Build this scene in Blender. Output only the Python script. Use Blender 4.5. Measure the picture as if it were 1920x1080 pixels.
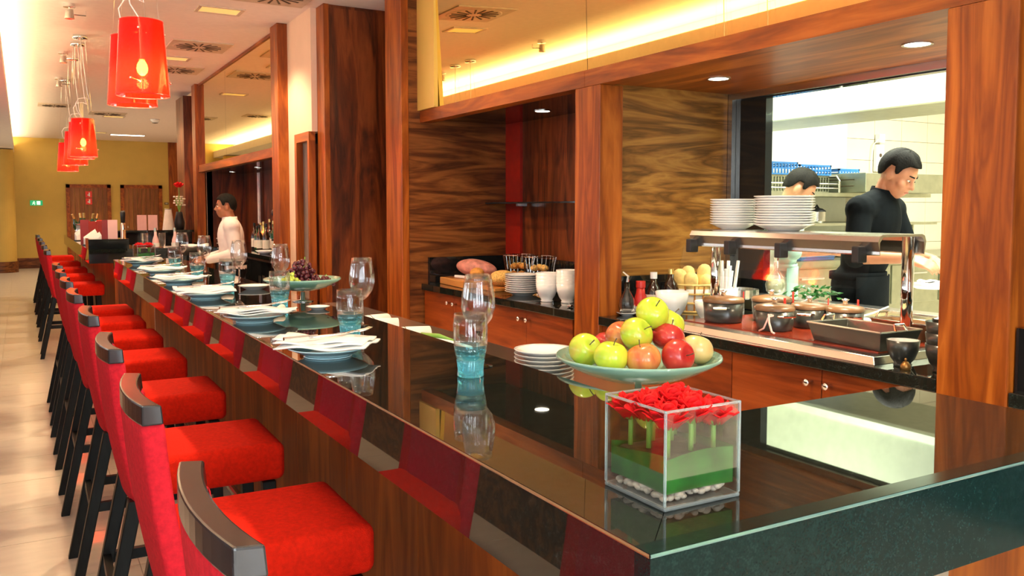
import bpy, bmesh, math, random
from mathutils import Vector, Matrix, Euler
for o in list(bpy.data.objects): bpy.data.objects.remove(o, do_unlink=True)
random.seed(7)
S = bpy.context.scene
COL = S.collection
R = math.radians
PI = math.pi
# ------------------------------------------------------------------ camera
FPX = 1613.0; PPX, PPY = 960.0, 492.0; EYE = 1.5
TH = math.atan(100/FPX); PS = math.atan(920*math.cos(TH)/FPX)
cam = bpy.data.cameras.new('camera'); camo = bpy.data.objects.new('camera', cam); COL.objects.link(camo)
camo.location = (0, 0, EYE); camo.rotation_euler = (PI/2-TH, 0, -PS)
cam.sensor_width = 36; cam.lens = FPX/1920*36; cam.shift_x = 0; cam.shift_y = -48/1920
cam.clip_start = 0.05; cam.clip_end = 200
S.camera = camo
CF = Vector((math.sin(PS)*math.cos(TH), math.cos(PS)*math.cos(TH), -math.sin(TH)))
CR = Vector((math.cos(PS), -math.sin(PS), 0)); CU = CR.cross(CF)
def W(x, y, d):                       # photo pixel and distance in metres -> world point
    return Vector((0, 0, EYE)) + (CF + CR*((x-PPX)/FPX) - CU*((y-PPY)/FPX))*d
# ------------------------------------------------------------------ light and exposure
vs = S.view_settings; vs.view_transform = 'Standard'; vs.look = 'None'; vs.gamma = 1; vs.use_curve_mapping = False
vs.exposure = 0.0
wd = bpy.data.worlds.new('world'); S.world = wd; wd.use_nodes = True
bg = wd.node_tree.nodes['Background']; bg.inputs[0].default_value = (0.75, 0.85, 1, 1); bg.inputs[1].default_value = 0.6
def area(name, loc, rot, sx, sy, power, col, spread=PI):
    l = bpy.data.lights.new(name, 'AREA'); l.shape = 'RECTANGLE'; l.size = sx; l.size_y = sy; l.energy = power; l.color = col; l.spread = spread
    o = bpy.data.objects.new(name, l); o.location = loc; o.rotation_euler = rot; COL.objects.link(o); return o
def spot(name, loc, power, col, size=100, blend=0.6, rad=0.05, rot=(0, 0, 0)):
    l = bpy.data.lights.new(name, 'SPOT'); l.energy = power; l.color = col; l.spot_size = R(size); l.spot_blend = blend; l.shadow_soft_size = rad
    o = bpy.data.objects.new(name, l); o.location = loc; o.rotation_euler = rot; COL.objects.link(o); return o
DAY = (0.82, 0.93, 1.0); WARM = (1.0, 0.78, 0.50); KIT = (0.97, 1.0, 0.86)
WIN_Y = [0.6, 4.2, 8.2, 12.4, 16.6, 20.8]
for y in WIN_Y:                        # daylight entering the windows of the left wall
    area('window_daylight', (-4.93, y, 1.55), (0, R(-90), 0), 0.9, 2.2, 20, DAY)
WIN_X = [-3.4, -2.2, -0.9, 0.5, 1.3]
for x in WIN_X:                        # and the tall windows of the wall behind the camera
    area('window_daylight', (x, -3.43, 1.5), (R(90), 0, 0), 0.22, 2.5, 58, DAY)
area('cove_strip_light', (-0.38, 11.5, 3.02), (R(180), 0, 0), 0.10, 26.5, 440, (1.0, 0.83, 0.50))
area('kitchen_area_light', (7.4, 3.4, 3.13), (0, 0, 0), 1.4, 2.6, 260, KIT)
area('kitchen_area_light', (4.55, 3.0, 3.13), (0, 0, 0), 0.35, 4.0, 300, KIT)  # added lamp without a fixture, brightens the hood face
LAMP_Y = [-0.3, 2.5, 5.35, 8.19, 11.03, 14.0, 18.5, 22.5]
# ------------------------------------------------------------------ materials
MATS = {}
def nodes_of(name):
    m = bpy.data.materials.new(name); m.use_nodes = True; MATS[name] = m
    nt = m.node_tree; return m, nt, nt.nodes['Principled BSDF']
def texco(nt, sc=(1, 1, 1), gen='Object', rot=(0, 0, 0)):
    t = nt.nodes.new('ShaderNodeTexCoord'); mp = nt.nodes.new('ShaderNodeMapping')
    mp.inputs['Scale'].default_value = sc; mp.inputs['Rotation'].default_value = rot
    nt.links.new(t.outputs[gen], mp.inputs[0]); return mp.outputs[0]
def noise(nt, vec, scale, detail=4, dist=0.0, rough=0.5):
    n = nt.nodes.new('ShaderNodeTexNoise'); n.inputs['Scale'].default_value = scale; n.inputs['Detail'].default_value = detail
    n.inputs['Distortion'].default_value = dist; n.inputs['Roughness'].default_value = rough
    nt.links.new(vec, n.inputs['Vector']); return n.outputs['Fac']
def ramp(nt, fac, stops):
    r = nt.nodes.new('ShaderNodeValToRGB'); e = r.color_ramp.elements
    while len(e) < len(stops): e.new(0.5)
    for k, (p, c) in enumerate(stops): e[k].position = p; e[k].color = (*c, 1)
    nt.links.new(fac, r.inputs[0]); return r.outputs[0]
def bump(nt, p, fac, strength=0.1, dist=0.01):
    b = nt.nodes.new('ShaderNodeBump'); b.inputs['Strength'].default_value = strength; b.inputs['Distance'].default_value = dist
    nt.links.new(fac, b.inputs['Height']); nt.links.new(b.outputs[0], p.inputs['Normal'])
def mul(c, k): return tuple(min(1, x*k) for x in c)
def mat(name, c, rough=0.5, metal=0.0, spec=0.5, var=0.12, vscale=14, bmp=0.0, bscale=120, coat=0.0, stretch=(1, 1, 1), sheen=0.0):
    m, nt, p = nodes_of(name); v = texco(nt, stretch)
    nt.links.new(ramp(nt, noise(nt, v, vscale), [(0.3, mul(c, 1-var)), (0.7, mul(c, 1+var))]), p.inputs['Base Color'])
    p.inputs['Roughness'].default_value = rough; p.inputs['Metallic'].default_value = metal; p.inputs['Specular IOR Level'].default_value = spec
    if coat: p.inputs['Coat Weight'].default_value = coat; p.inputs['Coat Roughness'].default_value = 0.08
    if sheen: p.inputs['Sheen Weight'].default_value = sheen; p.inputs['Sheen Roughness'].default_value = 0.4
    if bmp: bump(nt, p, noise(nt, v, bscale, 3), bmp, 0.004)
    return m
def wood(name, dark, mid, light, axis=2, rough=0.38, scale=1.0, wave=1.0, coat=0.0):
    m, nt, p = nodes_of(name); s = [5.0*scale]*3; s[axis] = 0.55*scale
    v = texco(nt, tuple(s))
    n1 = noise(nt, v, 1.3, 5, 1.6*wave); n2 = noise(nt, v, 9.0, 6, 0.6)
    fr = nt.nodes.new('ShaderNodeMath'); fr.operation = 'MULTIPLY'; fr.inputs[1].default_value = 5.0; nt.links.new(n1, fr.inputs[0])
    sn = nt.nodes.new('ShaderNodeMath'); sn.operation = 'PINGPONG'; sn.inputs[1].default_value = 1.0; nt.links.new(fr.outputs[0], sn.inputs[0])
    mx = nt.nodes.new('ShaderNodeMix'); mx.data_type = 'FLOAT'; mx.inputs[0].default_value = 0.45
    nt.links.new(sn.outputs[0], mx.inputs[2]); nt.links.new(n2, mx.inputs[3])
    nt.links.new(ramp(nt, mx.outputs[0], [(0.2, dark), (0.5, mid), (0.8, light)]), p.inputs['Base Color'])
    p.inputs['Roughness'].default_value = rough; p.inputs['Coat Weight'].default_value = coat; p.inputs['Coat Roughness'].default_value = 0.12
    p.inputs['Specular IOR Level'].default_value = 0.3
    bump(nt, p, mx.outputs[0], 0.06, 0.002); return m
def glass(name, c=(1, 1, 1), rough=0.0, ior=1.45):
    m, nt, p = nodes_of(name); v = texco(nt)
    nt.links.new(ramp(nt, noise(nt, v, 3), [(0.0, mul(c, 0.97)), (1.0, c)]), p.inputs['Base Color'])
    p.inputs['Transmission Weight'].default_value = 1; p.inputs['Roughness'].default_value = rough; p.inputs['IOR'].default_value = ior; return m
def thin(name, c, gloss=0.12, body=(1, 1, 1), bodyw=0.0, rough=0.03):
    m, nt, p = nodes_of(name); nt.nodes.remove(p); out = nt.nodes['Material Output']
    t = nt.nodes.new('ShaderNodeBsdfTransparent'); v = texco(nt)
    nt.links.new(ramp(nt, noise(nt, v, 2), [(0.0, mul(c, 0.95)), (1.0, c)]), t.inputs[0])
    g = nt.nodes.new('ShaderNodeBsdfGlossy'); g.inputs['Roughness'].default_value = rough; g.inputs[0].default_value = (1, 1, 1, 1)
    tr = nt.nodes.new('ShaderNodeBsdfTranslucent'); tr.inputs[0].default_value = (*body, 1)
    df = nt.nodes.new('ShaderNodeBsdfDiffuse'); df.inputs[0].default_value = (*body, 1)
    a0 = nt.nodes.new('ShaderNodeMixShader'); a0.inputs[0].default_value = 0.5; nt.links.new(tr.outputs[0], a0.inputs[1]); nt.links.new(df.outputs[0], a0.inputs[2])
    a = nt.nodes.new('ShaderNodeMixShader'); a.inputs[0].default_value = bodyw; nt.links.new(t.outputs[0], a.inputs[1]); nt.links.new(a0.outputs[0], a.inputs[2])
    fz = nt.nodes.new('ShaderNodeFresnel'); fz.inputs[0].default_value = 1.5
    sc0 = nt.nodes.new('ShaderNodeMath'); sc0.operation = 'MULTIPLY'; sc0.inputs[1].default_value = gloss*10; nt.links.new(fz.outputs[0], sc0.inputs[0])
    sc = nt.nodes.new('ShaderNodeMath'); sc.operation = 'MINIMUM'; sc.inputs[1].default_value = 0.38; nt.links.new(sc0.outputs[0], sc.inputs[0])
    b = nt.nodes.new('ShaderNodeMixShader'); nt.links.new(sc.outputs[0], b.inputs[0]); nt.links.new(a.outputs[0], b.inputs[1]); nt.links.new(g.outputs[0], b.inputs[2])
    nt.links.new(b.outputs[0], out.inputs[0]); return m
def emit(name, c, s):
    m, nt, p = nodes_of(name); v = texco(nt)
    nt.links.new(ramp(nt, noise(nt, v, 2), [(0.0, mul(c, 0.96)), (1.0, c)]), p.inputs['Emission Color'])
    p.inputs['Base Color'].default_value = (*c, 1); p.inputs['Emission Strength'].default_value = s; return m
def speckle(name, base, spk, rough=0.03, scale=260, amount=0.66, spec=0.5, coat=0.0):
    m, nt, p = nodes_of(name); v = texco(nt)
    a = noise(nt, v, scale, 2); b = noise(nt, v, scale*0.22, 3)
    mx = nt.nodes.new('ShaderNodeMix'); mx.data_type = 'FLOAT'; mx.inputs[0].default_value = 0.4; nt.links.new(a, mx.inputs[2]); nt.links.new(b, mx.inputs[3])
    nt.links.new(ramp(nt, mx.outputs[0], [(0.35, base), (amount-0.1, mul(base, 1.5)), (amount, spk)]), p.inputs['Base Color'])
    p.inputs['Roughness'].default_value = rough; p.inputs['Specular IOR Level'].default_value = spec
    p.inputs['Coat Weight'].default_value = coat; p.inputs['Coat Roughness'].default_value = 0.02; return m

M_floor = mat('floor_tile_cream', (0.80, 0.73, 0.62), 0.18, var=0.05, vscale=5, spec=0.5, stretch=(1, 4, 1))
M_grout = mat('floor_grout', (0.42, 0.36, 0.29), 0.8)
M_ceil = mat('ceiling_white_plaster', (0.86, 0.76, 0.70), 0.8, var=0.03)
M_bulk = mat('bulkhead_plaster', (0.83, 0.78, 0.72), 0.75, var=0.03)
M_ochre = mat('wall_ochre_paint', (0.58, 0.39, 0.085), 0.7, var=0.05, vscale=3)
M_peach = mat('wall_peach_paint', (0.78, 0.56, 0.40), 0.75, var=0.04, vscale=3)
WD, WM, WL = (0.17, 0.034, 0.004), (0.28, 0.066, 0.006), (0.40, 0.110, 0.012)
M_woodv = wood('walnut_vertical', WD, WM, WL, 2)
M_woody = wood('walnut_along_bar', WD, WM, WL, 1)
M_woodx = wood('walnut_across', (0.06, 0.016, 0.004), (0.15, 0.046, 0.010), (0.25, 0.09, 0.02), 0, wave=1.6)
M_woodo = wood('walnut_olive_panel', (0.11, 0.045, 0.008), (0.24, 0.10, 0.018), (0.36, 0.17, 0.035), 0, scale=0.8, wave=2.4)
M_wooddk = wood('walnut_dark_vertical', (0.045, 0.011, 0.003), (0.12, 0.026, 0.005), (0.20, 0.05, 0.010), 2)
M_woodred = wood('cabinet_red_cherry', (0.13, 0.022, 0.004), (0.24, 0.045, 0.007), (0.33, 0.07, 0.012), 1, wave=0.6)
M_redpanel = mat('lacquer_red_strip', (0.30, 0.012, 0.004), 0.3)
M_door = wood('door_ribbed_walnut', (0.17, 0.055, 0.012), (0.27, 0.095, 0.022), (0.34, 0.13, 0.03), 2)
M_mirror = mat('gold_tinted_mirror', (0.93, 0.76, 0.30), 0.015, 1.0, var=0.015, vscale=1)
M_granite = speckle('black_granite_polished', (0.008, 0.010, 0.008), (0.03, 0.038, 0.032), 0.015, spec=0.6, coat=0.1)
M_graned = speckle('black_granite_daylit', (0.003, 0.012, 0.011), (0.008, 0.027, 0.025), 0.12, 330, 0.64, spec=0.2)  # the same black granite with teal daylight painted into its colour
M_black = mat('black_lacquer', (0.008, 0.010, 0.011), 0.06, var=0.2, spec=0.6)
M_blackmat = mat('black_matte', (0.012, 0.012, 0.013), 0.55, var=0.2)
M_leg = mat('black_stained_beech', (0.006, 0.007, 0.006), 0.4, var=0.3, spec=0.2, stretch=(8, 8, 1))
M_steel = mat('brushed_steel', (0.62, 0.60, 0.56), 0.24, 1.0, var=0.06, vscale=40, stretch=(1, 12, 1))
M_steelm = mat('kitchen_steel_green_grey', (0.46, 0.47, 0.36), 0.38, 1.0, var=0.08)
M_hood = mat('hood_satin_steel', (0.74, 0.82, 0.68), 0.42, 0.75, var=0.05)
M_goldpanel = mat('gold_satin_panel', (0.72, 0.52, 0.13), 0.4, 0.2, var=0.04, vscale=3)
M_chrome = mat('polished_chrome', (0.85, 0.85, 0.86), 0.06, 1.0, var=0.02)
M_red = mat('scarlet_upholstery', (0.80, 0.016, 0.002), 0.85, var=0.12, vscale=90, bmp=0.5, bscale=420, spec=0.2)
M_crimson = mat('crimson_pad_upholstery', (0.66, 0.018, 0.075), 0.85, var=0.12, vscale=90, bmp=0.5, bscale=420, spec=0.2)
M_rail = mat('dark_rail_lacquer', (0.030, 0.028, 0.030), 0.2, var=0.15, spec=0.6, coat=0.2)
M_white = mat('white_porcelain', (0.86, 0.87, 0.86), 0.12, var=0.02, coat=0.4)
M_plate = mat('porcelain_blue_reflect', (0.42, 0.66, 0.72), 0.12, var=0.04, coat=0.4)  # blue-teal reflection painted into the porcelain colour
M_linen = mat('white_linen', (0.86, 0.85, 0.82), 0.9, var=0.04, vscale=30, bmp=0.3, bscale=300)
M_glass = glass('clear_glass')
M_blue = glass('turquoise_glass', (0.22, 0.85, 1.0), 0.02)
M_blue.node_tree.nodes['Principled BSDF'].inputs['Transmission Weight'].default_value = 0.72
M_cup = thin('thin_drinking_glass', (0.985, 0.995, 1.0), 0.12)
M_cupblue = thin('thin_blue_glass', (0.70, 0.96, 1.0), 0.12, (0.1,0.7,0.95), 0.04)
M_edge = glass('vase_edge_glass', (0.80, 0.93, 0.94), 0.08)
M_edge.node_tree.nodes['Principled BSDF'].inputs['Transmission Weight'].default_value = 0.80
M_frost = mat('frosted_green_glass', (0.36, 0.66, 0.54), 0.16, var=0.04, coat=0.5)
M_frost.node_tree.nodes['Principled BSDF'].inputs['Transmission Weight'].default_value = 0.35
M_thing = thin('clear_screen_glass', (0.97, 0.985, 0.97), 0.007)
M_pane = thin('vase_pane_glass', (0.98, 0.99, 0.99), 0.05)
M_shade = thin('red_acrylic_shade', (1.0, 0.060, 0.018), 0.08, (0.90, 0.012, 0.004), 0.50)
M_bulb = emit('bulb_glow', (1.0, 0.72, 0.28), 140)
M_spotglow = emit('downlight_glow', (1.0, 0.93, 0.72), 14)
M_tile = mat('kitchen_wall_tile', (0.74, 0.66, 0.50), 0.2, var=0.05, vscale=3)
M_kwhite = mat('kitchen_white_panel', (0.86, 0.86, 0.74), 0.35, var=0.03)
M_skin = mat('skin', (0.56, 0.24, 0.12), 0.5, var=0.08, vscale=20)
M_skin2 = mat('skin_tan', (0.42, 0.16, 0.07), 0.5, var=0.08, vscale=20)
M_hair = mat('black_hair', (0.008, 0.007, 0.005), 0.75, spec=0.15, var=0.4, vscale=120, bmp=0.6, bscale=200, stretch=(1, 1, 0.3))
M_iron = mat('dark_enamel_iron', (0.035, 0.038, 0.034), 0.28, var=0.2, coat=0.2)
M_ironlid = mat('brown_enamel_lid', (0.16, 0.085, 0.04), 0.35, var=0.2)
M_bread = mat('bread_crust', (0.62, 0.27, 0.05), 0.75, var=0.35, vscale=45, bmp=0.5, bscale=60)
M_bread2 = mat('seeded_crust', (0.70, 0.42, 0.12), 0.8, var=0.5, vscale=160, bmp=0.5, bscale=120)
M_baguette = mat('pale_baguette', (0.82, 0.60, 0.22), 0.8, var=0.25, vscale=30, bmp=0.4, bscale=50)
M_ham = mat('cured_ham', (0.62, 0.25, 0.20), 0.6, var=0.35, vscale=40, bmp=0.4, bscale=70)
M_board = wood('board_beech', (0.42, 0.15, 0.03), (0.58, 0.23, 0.05), (0.66, 0.30, 0.08), 1)
M_leaf = mat('leaf_green', (0.018, 0.15, 0.018), 0.4, var=0.4, vscale=30)
M_stem = mat('stem_green', (0.20, 0.42, 0.06), 0.5)
M_petal = mat('red_petals', (0.68, 0.005, 0.008), 0.7, var=0.3, vscale=60, spec=0.2)
M_pinkpet = mat('pink_petals', (0.80, 0.05, 0.22), 0.6, var=0.25, vscale=60)
M_pot = mat('brass_brown', (0.35, 0.18, 0.05), 0.3, 0.6)
M_bottle = mat('dark_bottle_glass', (0.03, 0.012, 0.006), 0.05, var=0.2, spec=0.8)
M_greenb = mat('green_bottle_glass', (0.012, 0.06, 0.02), 0.05, var=0.2, spec=0.8)
M_label = mat('cream_label', (0.80, 0.76, 0.66), 0.6, var=0.1)
M_foil = mat('gold_foil', (0.75, 0.52, 0.18), 0.3, 0.9)
M_redp = mat('red_paint', (0.62, 0.03, 0.02), 0.4)
M_pinkcard = mat('pink_menu_card', (0.82, 0.50, 0.46), 0.6, var=0.04)
M_burg = mat('burgundy_menu_cover', (0.26, 0.02, 0.02), 0.5)
M_bluepl = mat('blue_plastic_crate', (0.03, 0.20, 0.55), 0.4)
M_bluetr = mat('navy_tray', (0.03, 0.10, 0.28), 0.4)
M_shirt = mat('pink_white_shirt', (0.88, 0.78, 0.70), 0.85, var=0.06, vscale=10, bmp=0.3, bscale=25)
M_jacket = mat('black_chef_jacket', (0.006, 0.008, 0.009), 0.9, spec=0.08, var=0.2, vscale=10, bmp=0.3, bscale=25)
M_apron = mat('teal_apron', (0.40, 0.60, 0.52), 0.85, var=0.06)
M_greensign = emit('exit_sign_green', (0.02, 0.42, 0.16), 0.7)
M_signwhite = emit('exit_sign_white', (0.8, 0.95, 0.85), 1.0)
M_redsign = mat('red_sign', (0.80, 0.03, 0.015), 0.4)
M_signw = mat('sign_white', (0.88, 0.86, 0.82), 0.5)
M_grille = mat('vent_grille_beige', (0.62, 0.50, 0.38), 0.5)
M_ventdk = mat('vent_shadow_brown', (0.10, 0.065, 0.035), 0.7)
M_lampglass = emit('lamp_glass_yellow', (0.85, 0.66, 0.22), 0.55)
M_fl = mat('warm_food', (0.72, 0.58, 0.30), 0.6, var=0.3, vscale=60)
M_hot = mat('red_hot_plate', (0.22, 0.030, 0.012), 0.15, var=0.15)
M_moss = mat('dark_moss', (0.05, 0.055, 0.012), 0.9, var=0.6, vscale=60, bmp=0.8, bscale=60)
M_pebble = mat('pale_pebbles', (0.70, 0.60, 0.48), 0.5, var=0.3, vscale=40)
M_win = emit('window_pane_daylight', (0.80, 0.92, 1.0), 1.5)
def apple_mat(name, a, b, t=0.5):
    m, nt, p = nodes_of(name); v = texco(nt, (1, 1, 0.35))
    n1 = noise(nt, v, 16, 4, 0.5); nt.links.new(ramp(nt, n1, [(t-0.12, a), (t+0.12, b)]), p.inputs['Base Color'])
    p.inputs['Roughness'].default_value = 0.25; p.inputs['Coat Weight'].default_value = 0.3; return m
M_apg = apple_mat('green_apple_skin', (0.42, 0.62, 0.03), (0.62, 0.66, 0.05))
M_apgr = apple_mat('green_blushed_apple_skin', (0.45, 0.60, 0.04), (0.66, 0.40, 0.06), 0.58)
M_apr = apple_mat('red_apple_skin', (0.40, 0.012, 0.015), (0.58, 0.04, 0.03))
M_apo = apple_mat('striped_apple_skin', (0.55, 0.07, 0.03), (0.72, 0.30, 0.08))
M_apy = apple_mat('pale_peach_apple_skin', (0.70, 0.42, 0.14), (0.74, 0.58, 0.26))
M_grape = mat('red_grape', (0.085, 0.010, 0.018), 0.2, var=0.4, vscale=40, coat=0.3)
M_grapeg = mat('green_grape', (0.50, 0.58, 0.08), 0.2, var=0.2, vscale=40, coat=0.3)

# ------------------------------------------------------------------ mesh helpers
class MB:
    def __init__(s): s.v = []; s.f = []
    def add(s, vs_, fs):
        b = len(s.v); s.v += [tuple(v) for v in vs_]; s.f += [tuple(i+b for i in f) for f in fs]; return s
    def box(s, x0, x1, y0, y1, z0, z1):
        return s.add([(x0,y0,z0),(x1,y0,z0),(x1,y1,z0),(x0,y1,z0),(x0,y0,z1),(x1,y0,z1),(x1,y1,z1),(x0,y1,z1)],
                     [(0,3,2,1),(4,5,6,7),(0,1,5,4),(1,2,6,5),(2,3,7,6),(3,0,4,7)])
    def hexa(s, lo, hi):          # two quads of 4 points
        return s.add(list(lo)+list(hi), [(0,3,2,1),(4,5,6,7),(0,1,5,4),(1,2,6,5),(2,3,7,6),(3,0,4,7)])
    def prism(s, poly, axis, a, b):
        n = len(poly)
        def p(q, t):
            return [(t,q[0],q[1]),(q[0],t,q[1]),(q[0],q[1],t)][axis]
        return s.add([p(q,a) for q in poly]+[p(q,b) for q in poly],
                     [tuple(range(n))[::-1], tuple(range(n,2*n))]+[(i,(i+1)%n,n+(i+1)%n,n+i) for i in range(n)])
    def lathe(s, prof, n=24, c=(0,0,0), closed=False):
        vs_ = []; idx = []
        for r, z in prof:
            if r < 1e-6: idx.append([len(vs_)]); vs_.append((c[0],c[1],c[2]+z))
            else:
                idx.append(list(range(len(vs_), len(vs_)+n)))
                vs_ += [(c[0]+r*math.cos(2*PI*k/n), c[1]+r*math.sin(2*PI*k/n), c[2]+z) for k in range(n)]
        fs = []; m = len(prof)
        for i in range(m if closed else m-1):
            a, b = idx[i], idx[(i+1) % m]
            for k in range(n):
                k2 = (k+1) % n
                if len(a) == 1 and len(b) == 1: continue
                if len(a) == 1: fs.append((a[0], b[k2], b[k]))
                elif len(b) == 1: fs.append((a[k], a[k2], b[0]))
                else: fs.append((a[k], a[k2], b[k2], b[k]))
        return s.add(vs_, fs)
    def tube(s, pts, r, n=8, cap=True):
        pts = [Vector(p) for p in pts]; rs = r if isinstance(r, (list, tuple)) else [r]*len(pts)
        vs_ = []; fs = []; up = None
        for i, p in enumerate(pts):
            t = (pts[min(i+1,len(pts)-1)]-pts[max(i-1,0)]).normalized()
            if up is None: up = Vector((0,0,1)) if abs(t.z) < 0.9 else Vector((1,0,0))
            a = t.cross(up); a = a.normalized() if a.length > 1e-6 else Vector((1,0,0)); bb = a.cross(t).normalized(); up = bb
            vs_ += [tuple(p+(a*math.cos(2*PI*k/n)+bb*math.sin(2*PI*k/n))*rs[i]) for k in range(n)]
        for i in range(len(pts)-1):
            fs += [(i*n+k, i*n+(k+1)%n, (i+1)*n+(k+1)%n, (i+1)*n+k) for k in range(n)]
        if cap: fs += [tuple(range(n))[::-1], tuple(range((len(pts)-1)*n, len(pts)*n))]
        return s.add(vs_, fs)
    def ell(s, c, rad, rot=None, nu=14, nv=9):
        c = Vector(c); rot = rot or Matrix.Identity(3); vs_ = [tuple(c+rot@Vector((0,0,-rad[2])))]
        for j in range(1, nv):
            ph = -PI/2+PI*j/nv
            for k in range(nu):
                a = 2*PI*k/nu; vs_.append(tuple(c+rot@Vector((rad[0]*math.cos(ph)*math.cos(a), rad[1]*math.cos(ph)*math.sin(a), rad[2]*math.sin(ph)))))
        vs_.append(tuple(c+rot@Vector((0,0,rad[2])))); t = len(vs_)-1; fs = []
        for k in range(nu):
            fs.append((0, 1+(k+1)%nu, 1+k)); fs.append((t, 1+(nv-2)*nu+k, 1+(nv-2)*nu+(k+1)%nu))
            for j in range(nv-2): fs.append((1+j*nu+k, 1+j*nu+(k+1)%nu, 1+(j+1)*nu+(k+1)%nu, 1+(j+1)*nu+k))
        return s.add(vs_, fs)
    def cap(s, p0, p1, r0, r1, n=12):
        p0, p1 = Vector(p0), Vector(p1); d = p1-p0; L = d.length
        if L < 1e-6: return s.ell(p0, (r0,)*3)
        q = d.to_track_quat('Z', 'Y').to_matrix(); prof = [(0,-r0)]
        for k in range(1, 4): a = -PI/2+PI/2*k/3; prof.append((r0*math.cos(a), r0*math.sin(a)))
        for k in range(0, 3): a = PI/2*k/3; prof.append((r1*math.cos(a), L+r1*math.sin(a)))
        prof.append((0, L+r1)); t = MB().lathe(prof, n)
        return s.add([tuple(p0+q@Vector(v)) for v in t.v], t.f)
    def grid(s, fn, nu, nv, wrap=False):
        vs_ = [tuple(fn(i/(nu if wrap else nu-1), j/(nv-1))) for j in range(nv) for i in range(nu)]; fs = []
        for j in range(nv-1):
            for i in range(nu if wrap else nu-1): fs.append((j*nu+i, j*nu+(i+1)%nu, (j+1)*nu+(i+1)%nu, (j+1)*nu+i))
        return s.add(vs_, fs)
    def move(s, fn): s.v = [tuple(fn(Vector(v))) for v in s.v]; return s
    def build(s, name, m, parent=None, world=False, smooth=False, bevel=0, seg=2, sub=0, remesh=0, solid=0, sm=0, loc=None):
        off = Vector((0,0,0))
        if world and parent is not None:
            q = parent
            while q is not None: off += q.location; q = q.parent
        if loc is not None: off = off+Vector(loc)
        me = bpy.data.meshes.new(name); me.from_pydata([tuple(Vector(v)-off) for v in s.v], [], s.f); me.validate(); me.update()
        bm = bmesh.new(); bm.from_mesh(me); bmesh.ops.recalc_face_normals(bm, faces=bm.faces); bm.to_mesh(me); bm.free()
        me.materials.append(m); o = bpy.data.objects.new(name, me); COL.objects.link(o)
        if parent is not None: o.parent = parent
        if loc is not None: o.location = loc
        if smooth: me.polygons.foreach_set('use_smooth', [True]*len(me.polygons))
        if bevel: b = o.modifiers.new('bevel', 'BEVEL'); b.width = bevel; b.segments = seg; b.limit_method = 'ANGLE'
        if solid: b = o.modifiers.new('solid', 'SOLIDIFY'); b.thickness = solid; b.offset = 0
        if remesh:
            b = o.modifiers.new('remesh', 'REMESH'); b.mode = 'VOXEL'; b.voxel_size = remesh; b.use_smooth_shade = True
        if sm: b = o.modifiers.new('smooth', 'SMOOTH'); b.factor = 0.5; b.iterations = sm
        if sub: b = o.modifiers.new('sub', 'SUBSURF'); b.levels = sub; b.render_levels = sub
        return o
def tag(o, label, cat, group=None):
    o['label'] = label; o['category'] = cat
    if group: o['group'] = group
    return o
def thing(name, label, cat, loc=(0,0,0), rotz=0, group=None):
    o = bpy.data.objects.new(name, None); o.empty_display_size = 0.05; COL.objects.link(o); o.location = loc; o.rotation_euler = (0,0,rotz)
    return tag(o, label, cat, group)
def struct(o): o['kind'] = 'structure'; return o
def sempty(name, loc=(0,0,0)):
    o = bpy.data.objects.new(name, None); COL.objects.link(o); o.location = loc; return struct(o)
def dup(root, loc, rot=None, label=None, scale=None, group=None):
    r = root.copy(); COL.objects.link(r); r.location = loc
    if rot is not None: r.rotation_euler = rot if isinstance(rot, (tuple, Euler)) else (0,0,rot)
    if scale is not None: r.scale = (scale,)*3
    if label: r['label'] = label
    if group: r['group'] = group
    for ch in list(root.children):
        c = ch.copy(); COL.objects.link(c); c.parent = r
        for g in list(ch.children):
            d = g.copy(); COL.objects.link(d); d.parent = c
    return r
def share(o, name, loc, rot=(0,0,0), parent=None, scale=None):   # another piece from the same mesh
    c = bpy.data.objects.new(name, o.data); COL.objects.link(c); c.location = loc; c.rotation_euler = rot
    if scale: c.scale = scale
    if parent is not None: c.parent = parent
    return c
def box(name, m, x0, x1, y0, y1, z0, z1, parent=None, bevel=0.0):
    cx, cy = (x0+x1)/2, (y0+y1)/2
    if parent is None: return MB().box(x0,x1,y0,y1,z0,z1).build(name, m, bevel=bevel, loc=(cx,cy,z0))
    return MB().box(x0,x1,y0,y1,z0,z1).build(name, m, parent, world=True, bevel=bevel)
ORD = ['first', 'second', 'third', 'fourth', 'fifth', 'sixth', 'seventh', 'eighth', 'ninth', 'tenth']
# ================================================================== SETTING
CEIL = 3.30
def sbox(name, m, *a, bevel=0.0): return struct(box(name, m, *a, bevel=bevel))
# floor: grout bed with single tiles where they can be told apart
fl = sbox('floor', M_grout, -5.0, 10.2, -3.5, 25.2, -0.06, -0.004)
tile0 = None
for j in range(54):
    for i in range(5):
        x, y = -1.71+0.6*i+0.0, -2.0+0.51*j
        if y > 25: continue
        if tile0 is None:
            tile0 = MB().box(-0.298,0.298,-0.253,0.253,-0.006,0.0).build('tile', M_floor, fl); o = tile0
        else: o = share(tile0, 'tile', (0,0,0), parent=fl)
        o.location = Vector((x, y, 0.0))-fl.location
for x0, x1 in ((-5.0, -2.01), (0.99, 10.2)):        # the floor further off, out of sight behind bar and stools
    box('floor_field', M_floor, x0, x1, -3.5, 25.2, -0.006, -0.001, fl)
sbox('ceiling', M_ceil, -5.0, 7.2, -3.5, 25.2, CEIL, CEIL+0.1)
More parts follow.
